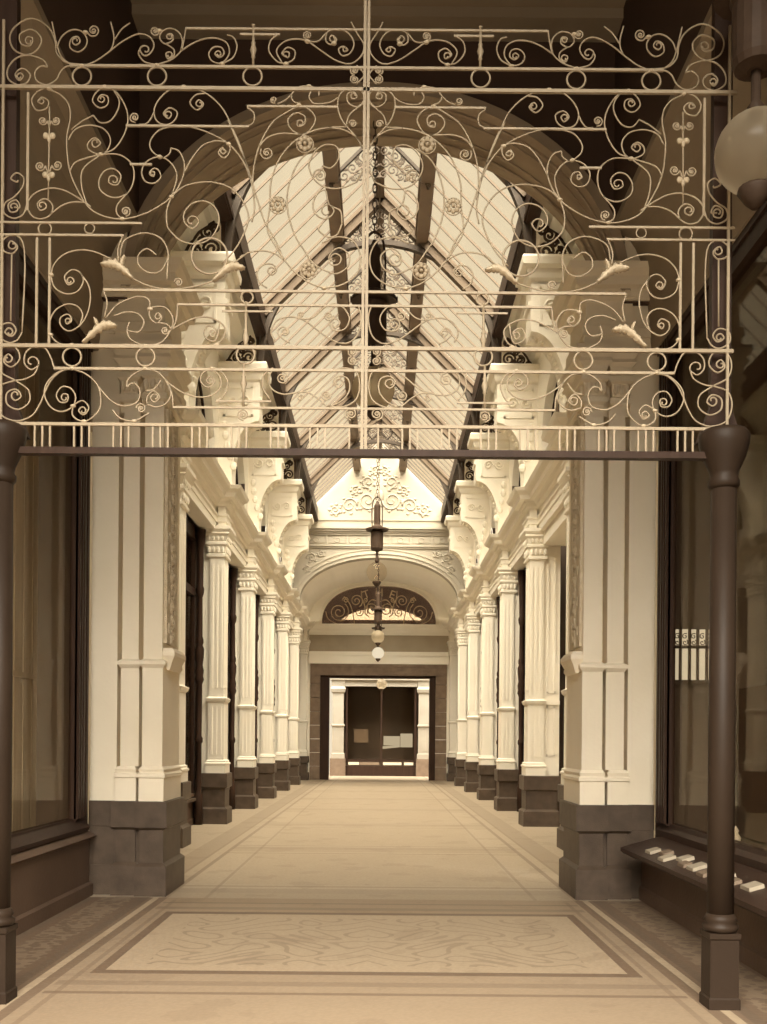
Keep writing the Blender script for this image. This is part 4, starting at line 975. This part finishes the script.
# --- outer end panels, traced on the right half
R = [
 [[(650.7,69.4),(668,67),(676.5,58.7),(678.7,45.8),(685,33),(702,24),(719.5,33),(724,43.6),(719.5,55.4),(705.5,60.4),(694.8,53.3),(692.6,43.6),(702,35),(714,40.4),(712,50),(703,51),(701,43.6),(706,42.5)]],
 [[(685.5,72.6),(689.4,66),(704.4,60.8),(717.3,64),(725.5,74.8),(725,84.4),(715,90.5),(705.5,87.7),(703,80),(711,74),(717.8,80),(714,86),(709.8,82.3),(712,79)]],
 [[(685.5,72.6),(691.6,71.5),(698,77),(696.6,86),(686,90),(676.5,84.4),(672,75.9),(665.8,71),(650.7,70.5)]],
 [[(686,93),(695.9,97.3),(701,106),(695.9,115.6),(686,113.4),(684,107),(690.5,102.7),(694.8,107),(690.5,109)], [(683,112),(683,204.7)]],
 [sp(676.5,126,4.5,0,1.5,1), sp(689.4,126,4.5,180,1.5,-1), [(681,126),(683,131),(685,126)]],
 [sp(674.4,170.4,5.2,0,1.5,1), sp(691.6,171.4,5.2,180,1.5,-1), [(679.6,170.4),(683,178),(686.5,171)]],
 [[(640,211),(653,202.6),(668,195),(683,193.6),(698,200),(703.8,211),(698,222),(688,224),(679.7,218.7),(678.7,210),(686,204),(693.7,209),(690.5,215.5),(685,213)], [(646,207),(659,207),(670,211),(680.8,219.8)]],
 [[(713,186),(714,187.6),(720.6,184.3),(715,178.5),(708,183),(708.7,191.9),(717,202.6),(726,209),(727,218.7),(717,224),(707.7,219.8),(704.4,211)], [(717,213),(711,213),(715,205.8),(722.7,210),(720.6,217.6),(714,216.5)]],
 [[(707,338),(705.8,259),(709.6,244.6),(718.6,240),(728.7,248),(726.5,257),(717.5,259),(713,252.5),(719.7,246.8),(722,252)]],
 [[(718.6,260),(718.6,326.6)], [(707,338),(711.9,345.7),(719.7,348.4),(729.8,342),(728.7,332),(718.6,328.8),(713,335.6),(717.5,342),(724,338),(721,334)]],
 [[(655.7,372.6),(673.7,372.6),(677,364.8),(683.8,353.5),(692.8,351),(702.9,358),(704,369),(697.3,374.9),(689.9,369.7)], [(689.9,369.7),(693.9,379),(705,385),(713,386)]],
 [[(713,386),(727.6,378),(731.6,367),(728.7,355.8),(719.7,351),(711.9,354.7),(709,364.8),(717.5,372.6),(725,367),(720.9,360),(716.5,363.5)]],
 [[(713,386),(727.6,391.7),(732,405),(726.5,421),(710.8,426.5),(696,421),(688.3,409.7),(682.7,396),(677,385),(667,376),(655.7,373)]],
 [[(713,386),(699.5,396),(698.8,407.4),(709.6,415),(720.9,409.7),(720.9,398.5),(711.9,395),(707,402),(712.5,406)]],
]
strokes(R, 'end_scroll', .0052)
# --- rails (symmetrical, in derotated coordinates)
def rail(x, y, r, x2=None, name='rail', m='iron_light'):
    u0, v = der(x, y); u1 = 2 * UX0 - u0 if x2 is None else der(x2, y)[0]
    obj(name, MB().box(W(u0, v)[0], W(u1, v)[0], SD - r, SD + r, W(0, v)[2] - r, W(0, v)[2] + r), m, SCR)
def rail2(xa, xb, y, r):       # piece on the left and its mirror
    for mir in (1, -1):
        ua, v = der(xa, y); ub, _ = der(xb, y)
        if mir < 0: ua, ub = 2 * UX0 - ua, 2 * UX0 - ub
        a, b_ = sorted((W(ua, v)[0], W(ub, v)[0]))
        obj('short_rail', MB().box(a, b_, SD - r, SD + r, W(0, v)[2] - r, W(0, v)[2] + r), 'iron_light', SCR)
rail(186, 28.6, .006); rail(70, 65.8, .0075); rail(-4, 87, .010)
rail(103.7, 290, .007); rail(177.7, 304.6, .006); rail(-4, 345.5, .0105); rail(54, 368.4, .0075); rail(173, 407.3, .006); rail(0, 423.6, .009)
rail(30, 448.6, .010)
rail2(240, 280, 34.5, .006); rail2(126, 249, 125.8, .006); rail2(247, 338, 106.4, .006)
rail2(-4, 142, 222.3, .006); rail2(-4, 124, 234.6, .006); rail2(222, 273, 311.2, .005); rail2(216, 271, 401, .005); rail2(130, 152, 164.4, .006)
ub, vb = der(366, 453.6)
obj('bottom_beam', MB().box(-2.17, 2.09, SD - .03, SD + .03, W(0, 457.2)[2], W(0, 450.6)[2]), 'wood', SCR, label='dark heavy bottom beam')
# --- verticals
def vert(x, ya, yb, r, name='upright', flip=True):
    for mir in ((1, -1) if flip else (1,)):
        ua, va = der(x, ya); _, vb_ = der(x, yb); u = ua
        if mir < 0: u = 2 * UX0 - u
        X = W(u, 0)[0]
        obj(name, MB().box(X - r, X + r, SD - r, SD + r, W(0, vb_)[2], W(0, va)[2]), 'iron_light', SCR)
for dx in (-.011, .011):
    obj('centre_bar', MB().box(W(UX0, 0)[0] + dx - .0085, W(UX0, 0)[0] + dx + .0085, SD - .010, SD + .010, W(0, 450)[2], W(0, -40)[2]), 'iron_light', SCR)
R_ = lambda x: 2 * UX0 - der(x, 150)[0] + ROLL * (VY - 150)     # mirror of a right-half x
vert(R_(703.5), 93, 211, .0075); vert(R_(728), 20, 452, .0075)
vert(R_(682), 238, 348, .007); vert(R_(694.8), 238, 348, .007)
# balusters in threes
for i in range(9):
    for j in range(3):
        x = 35 + i * 39.3 + j * 7.6
        if x < 355: vert(x, 424, 449, .0055, 'baluster')
# rings
def ring(x, y, r, rr=.0065):
    for mir in (1, -1):
        u, v = der(x, y); u = 2 * UX0 - u if mir < 0 else u
        p = [W(u + r * math.cos(2 * PI * i / 24), v + r * math.sin(2 * PI * i / 24)) for i in range(24)]
        obj('ring', MB().tube(p, rr, 6, True, None, 1.0, (0, 1, 0)), 'iron_light', SCR, True)
for x in (82, 157, 252.5): ring(x, 76.5, 9.3)
for x in (72, 145.5): ring(x, 357, 9.2)
ring(245.5, 355, 9); ring(247, 297.5, 6); ring(209.5, 256, 18); ring(89.6, 228.5, 5, .004); ring(45, 229, 6.5, .005)
# knopped drops
def drop(x, ya, yb, yk):
    for mir in (1, -1):
        u, va = der(x, ya); u = 2 * UX0 - u if mir < 0 else u
        za, zb, zk = W(0, va)[2], W(0, va + yb - ya)[2], W(0, va + yk - ya)[2]; X = W(u, 0)[0]
        obj('knopped_drop', MB().lathe(X, SD, [(.008, zb), (.008, zk - .05), (.014, zk - .045), (.011, zk - .03), (.021, zk), (.011, zk + .03), (.014, zk + .045), (.008, zk + .05), (.008, za), (.014, za + .004)], 8), 'iron_light', SCR, True)
drop(253.5, 26, 67, 50); drop(246, 303, 346, 338); drop(243.8, 364, 407, 384)
# collars at the joints
def collar(x, y, r=.014):
    for mir in (1, -1):
        u, v = der(x, y); u = 2 * UX0 - u if mir < 0 else u
        p = W(u, v); obj('collar', MB().ell(p[0], p[1], p[2], r * 1.3, r, r * .8, 8, 5), 'leaf_iron', SCR, True)
for q in ((82,66), (157,65.5), (222,64), (286,64), (49.5,89), (105,87), (184,87), (309,86.5), (299,105.5), (101,154.5), (171.5,196.7), (159.7,157), (122.5,219), (228.6,144), (72,345), (145.5,345.8), (72,368.5), (145,368.6), (212,368.5), (84,421.5), (134,421.3), (73,406), (51.3,275), (50.5,334.8), (324,288), (217,345), (85.5,32.5), (159.7,31), (150,309), (307.5,41.5), (334,43.5)): collar(*q)
# rosettes
for (x, y, r) in ((305, 145, 8.5), (278, 205.8, 8.5), (309, 271, 8.5)):
    for mir in (1, -1):
        u, v = der(x, y); u = 2 * UX0 - u if mir < 0 else u
        p = W(u, v); k = r * SD / FPX; mb = MB()
        for i in range(8):
            a = 2 * PI * i / 8; mb.ell(p[0] + k * .62 * math.cos(a), SD - .012, p[2] + k * .62 * math.sin(a), k * .30, .010, k * .30, 8, 5)
        mb.ell(p[0], SD - .016, p[2], k * .25, .014, k * .25, 8, 5)
        mb.tube([(p[0] + k * math.cos(2 * PI * i / 16), SD - .006, p[2] + k * math.sin(2 * PI * i / 16)) for i in range(16)], .004, 5, True)
        obj('rosette', mb, 'iron_light', SCR, True)
# acanthus leaves
def leaf(base, tip, bow, wid):
    for mir in (1, -1):
        def cv(p):
            u, v = der(*p); return (2 * UX0 - u if mir < 0 else u, v)
        b_, m_, t_ = cv(base), cv(bow), cv(tip)
        pts = catmull([Vector((b_[0], b_[1], 0)), Vector((m_[0], m_[1], 0)), Vector((t_[0], t_[1], 0))], 9)
        n = len(pts); mb = MB(); vs = []; fs = []
        for i, p in enumerate(pts):
            a = pts[max(0, i - 1)]; c = pts[min(n - 1, i + 1)]; t = (c - a).normalized(); nn = Vector((-t.y, t.x, 0))
            f = i / (n - 1); w_ = wid * math.sin(PI * min(1, .12 + .80 * f) ** 1.15) * (1 + .30 * math.sin(i * 2.1)) + .5
            for q, dy in ((-1, .004), (-.5, -.010), (0, -.020), (.5, -.010), (1, .004)):
                pp = p + nn * w_ * q; vs.append(W(pp.x, pp.y, dy))
            for q, dy in ((1, .012), (0, .006), (-1, .012)):
                pp = p + nn * w_ * q; vs.append(W(pp.x, pp.y, dy))
        for i in range(n - 1):
            for q in range(8): fs.append((8 * i + q, 8 * i + (q + 1) % 8, 8 * i + 8 + (q + 1) % 8, 8 * i + 8 + q))
        fs += [tuple(range(8)), tuple(range(8 * n - 1, 8 * n - 9, -1))]
        mb.add(vs, fs)
        obj('acanthus_leaf', mb, 'leaf_iron', SCR, True)
leaf((132.6, 278.5), (101, 264), (115, 264), 4.2); leaf((122, 266), (125, 256), (122, 261), 2.2)
leaf((82.6, 342.6), (117, 326), (103, 325), 4.0); leaf((97, 326), (94.5, 318), (96, 322), 1.6)
leaf((213, 281), (245, 268), (231, 266), 3.8)
# heart-shaped studs on the end panel stems
for (x, y) in ((683, 141), (683, 180)):
    for mir in (1, -1):
        u, v = der(x, y); u = u if mir > 0 else 2 * UX0 - u
        p = W(u, v); obj('stud', MB().ell(p[0] - .02, SD, p[2], .02, .012, .02, 8, 5).ell(p[0] + .02, SD, p[2], .02, .012, .02, 8, 5).ell(p[0], SD, p[2] - .02, .012, .012, .022, 8, 5), 'leaf_iron', SCR, True)

# ------------------------------------------------------------------ shop windows of the near bay
NY0, NY1 = NB0, Y0 + .10
for s in (-1, 1):
    t = thing('shop_window', (s * 2.9, 7.4, 0), 'large dark-framed %s-hand shop window beside the entrance pier, %s' % (SIDE[s], 'with upright boards behind the glass' if s < 0 else 'above a projecting goods ledge'), 'window', 'near shop windows')
    sb = MB()
    if s < 0:
        sb.stack(s * 2.80, s * 2.96, NY0, NY1 - .03, [(0, .0), (.12, 0), (.14, -.03), (.56, -.03), (.58, 0), (.60, .03), (.66, -.05)])
    else:
        sb.stack(s * 2.70, s * 2.96, NY0, NY1 - .03, [(0, .0), (.12, 0), (.14, -.02), (.50, -.02), (.52, 0)])
    obj('stallboard', sb, 'stall', t)
    zs = .62
    sl = MB()
    if s < 0: sl.stack(s * 2.84, s * 2.98, NY0, NY1 - .14, [(.66, .02), (.70, .03), (.73, .01), (.78, -.02), (.80, -.02)])
    else:
        sl.prism_y([(s * 2.46, .50), (s * 2.44, .52), (s * 2.44, .555), (s * 2.80, .66), (s * 2.96, .66), (s * 2.96, .50)], NY0, NY1 - .32)
        sl.stack(s * 2.86, s * 2.98, NY0, NY1 - .14, [(.66, .02), (.72, .02), (.76, -.01), (.80, -.02)])
    obj('sill', sl, 'wood', t)
    fr = MB()
    fr.box(s * 2.87, s * 2.98, NY1 - .16, NY1 + .01, .60, 5.5)
    fr.box(s * 2.84, s * 2.915, NY1 - .48, NY1 - .14, .78, 5.5)
    for q, (a, w_) in enumerate(((.45, .03), (.37, .03), (.28, .05), (.20, .03))): fr.box(s * 2.815, s * 2.86, NY1 - a - w_, NY1 - a, .80, 5.5)
    fr.box(s * 2.84, s * 2.98, NY0, NY1 - .1, 5.30, 5.5); fr.box(s * 2.82, s * 2.98, NY0, NY1 - .1, 5.44, 5.5)
    fr.box(s * 2.84, s * 2.98, NY0, NY0 + .3, .78, 5.5)
    obj('frame', fr, 'wood', t)
    obj('glass', MB().box(s * 2.89, s * 2.90, NY0 + .3, NY1 - .44, .78, 5.32), 'shop_glass', t)
    inn = MB()
    inn.box(s * 2.92, s * 3.9, NY0, NY1 - .15, .60, .66); inn.box(s * 2.96, s * 3.9, NY0, NY1 - .15, 5.5, 5.56)
    inn.box(s * 2.96, s * 3.9, NY1 - .2, NY1 - .15, .6, 5.5); inn.box(s * 2.96, s * 3.9, NY0, NY0 + .05, .6, 5.5)
    if s < 0:
        obj('window_box', inn, 'backing', t)
        bd = MB()
        for i in range(43):
            ya = NY0 + .1 + i * .24
            bd.box(s * 3.32, s * 3.36, ya, ya + .222, .66, 5.5)
        bd.box(s * 3.37, s * 3.40, NY0, NY1 - .15, .6, 5.5)
        bd.box(s * 3.30, s * 3.33, NY0 + .1, NY1 - .3, 2.15, 2.20)
        obj('board_lining', bd, 'planks', t)
    else:
        inn.box(s * 3.9, s * 3.95, NY0, NY1 - .15, .6, 5.5)
        obj('window_box', inn, 'backing', t)
        # small leaded end window, its daylight drawn as a glow
        lw_ = MB(); yb = NY1 - .22
        lw_.box(2.90, 3.36, yb - .02, yb, 2.20, 2.70)
        obj('end_window', lw_, 'glow_pane', t, label='end window seen through the glass, its daylight drawn as a glow')
        lb = MB()
        for xx in (2.95, 3.03, 3.12, 3.20, 3.29): lb.box(xx - .012, xx + .012, yb - .05, yb - .02, 2.16, 2.76)
        lb.box(2.9, 3.4, yb - .05, yb - .02, 2.51, 2.54); lb.box(2.95, 3.4, yb - .05, yb - .02, 2.16, 2.2); lb.box(2.95, 3.4, yb - .05, yb - .02, 2.70, 2.76)
        for xx in (3.0, 3.075, 3.16, 3.245, 3.32):
            for d_ in (1, -1): lb.tube([(p[0], yb - .035, p[1]) for p in spiral2(xx, 2.60 + .03 * d_, .03, 1, 1.2, d_)], .006, 4)
        obj('end_window_bars', lb, 'backing', t)
        bd = MB()
        for i in range(5): bd.box(3.5, 3.54, 5.2 + i * .9, 5.95 + i * .9, .7, 2.1)
        obj('curtain', bd, 'stall', t)
# dwarf wall seen under the glass on the right: goods on the sloping ledge
def ledge(x): return .555 + (x - 2.44) * (.66 - .555) / .36
goods = [(2.56, 9.05, .10, .05, 'paper'), (2.60, 8.78, .09, .07, 'grey_card'), (2.54, 8.55, .11, .05, 'paper'), (2.62, 8.30, .10, .08, 'paper'), (2.55, 8.08, .07, .05, 'grey_card'),
         (2.58, 7.86, .12, .06, 'paper'), (2.56, 7.55, .12, .10, 'grey_card'), (2.60, 7.28, .10, .05, 'paper'), (2.55, 7.05, .12, .07, 'grey_card'), (2.60, 6.75, .1, .06, 'paper')]
for i, (x, y, w_, h_, m_) in enumerate(goods):
    z = ledge(x); b_ = MB()
    sl_ = (.66 - .555) / .36
    xs = (x - w_ / 2, x + w_ / 2)
    b_.add([(xs[0], y - .09, ledge(xs[0])), (xs[1], y - .09, ledge(xs[1])), (xs[1], y + .09, ledge(xs[1])), (xs[0], y + .09, ledge(xs[0])),
            (xs[0], y - .08, ledge(xs[0]) + .025), (xs[1], y - .08, ledge(xs[1]) + .025), (xs[1], y + .08, ledge(xs[1]) + .025), (xs[0], y + .08, ledge(xs[0]) + .025)],
           [(3, 2, 1, 0), (4, 5, 6, 7), (0, 1, 5, 4), (1, 2, 6, 5), (2, 3, 7, 6), (3, 0, 4, 7)])
    obj('picture_card', b_, 'frieze' if m_ == 'paper' else m_, label='small flat card in the row lying on the sloping ledge under the right-hand window', cat='card', group='cards on the window ledge')
for (x, y, h_, lab) in ((3.02, 8.55, .20, 'small white figurine standing inside the right-hand shop window, the farther of two'), (3.02, 8.25, .24, 'small white figurine standing inside the right-hand shop window, the nearer of two')):
    obj('figurine', MB().lathe(x, y, [(.05, .661), (.05, .69), (.02, .72), (.035, .76), (.045, .80), (.02, .84), (.028, .86), (.001, .66 + h_)], 10), 'paper', smooth=True, label=lab, cat='figurine', group='figurines in the window')
# cast-iron columns carrying the screen
for s in (-1, 1):
    x = 2.13 if s > 0 else -2.21
    t = thing('iron_column', (x, 6.0, 0), 'slender dark iron column under the %s-hand end of the scrolled screen' % SIDE[s], 'column', 'iron columns')
    obj('pedestal', MB().stack(x - .085, x + .085, 5.915, 6.085, [(0, .008), (.06, .008), (.07, 0), (.41, 0), (.42, .008), (.45, .008)]), 'column', t)
    obj('base_ring', MB().lathe(x, 6.0, [(.09, .45), (.105, .47), (.105, .49), (.085, .505), (.098, .52), (.09, .54), (.078, .56)], 20), 'column', t, True)
    obj('shaft', MB().lathe(x, 6.0, [(.078, .55), (.078, 1.5), (.074, 3.12)], 20), 'column', t, True)
    obj('capital', MB().lathe(x, 6.0, [(.075, 3.10), (.092, 3.12), (.092, 3.15), (.08, 3.17), (.085, 3.20), (.12, 3.28), (.145, 3.36), (.15, 3.42), (.13, 3.45)], 20), 'column', t, True)
    obj('bracket', MB().prism_y([(x - .14, 3.40), (x + .14, 3.40), (x + .06, 3.62), (x + .05, 8.8), (x - .05, 8.8), (x - .06, 3.62)], 6.06, 6.12), 'wood', t)

# ------------------------------------------------------------------ light
w = bpy.data.worlds.new('world'); SC.world = w; w.use_nodes = True
bg = w.node_tree.nodes['Background']; bg.inputs[0].default_value = (1.0, .86, .63, 1); bg.inputs[1].default_value = .90
sun = bpy.data.lights.new('sun', 'SUN'); sun.energy = 33; sun.angle = math.radians(80); sun.color = (1, .93, .81)
so = link(bpy.data.objects.new('sun', sun)); so.rotation_euler = Vector((0, .62, -1)).to_track_quat('-Z', 'Y').to_euler(); so.location = (0, 5, 20)

pl_ = bpy.data.lights.new('vault_fill', 'POINT'); pl_.energy = 130; pl_.shadow_soft_size = .26; pl_.color = (1, .92, .76)  # added fill light at the globe, brightens the end vault
po = link(bpy.data.objects.new('vault_fill', pl_)); po.location = (-.02, 37.6, 4.88)
# ------------------------------------------------------------------ camera
cd = bpy.data.cameras.new('camera'); cam = link(bpy.data.objects.new('camera', cd))
cd.sensor_width = 36; cd.sensor_height = 36; cd.sensor_fit = 'AUTO'; cd.lens = FPX * 36 / 1024
cd.shift_x = (383.5 - VX) / 1024; cd.shift_y = (VY - 512) / 1024
cd.clip_start = .1; cd.clip_end = 200
cam.matrix_world = Matrix.Translation((CAMX, 0, EYE)) @ (Matrix.Rotation(PI / 2, 4, 'X') @ Matrix.Rotation(ROLL, 4, 'Z'))
SC.camera = cam
for o in SC.objects:
    if '_w' in o.keys(): del o['_w']
vs = SC.view_settings; vs.view_transform = 'Standard'; vs.look = 'None'; vs.exposure = 0; vs.gamma = 1; vs.use_curve_mapping = False
SC.cycles.max_bounces = 10; SC.cycles.diffuse_bounces = 6; SC.cycles.transparent_max_bounces = 24; SC.cycles.sample_clamp_indirect = 8
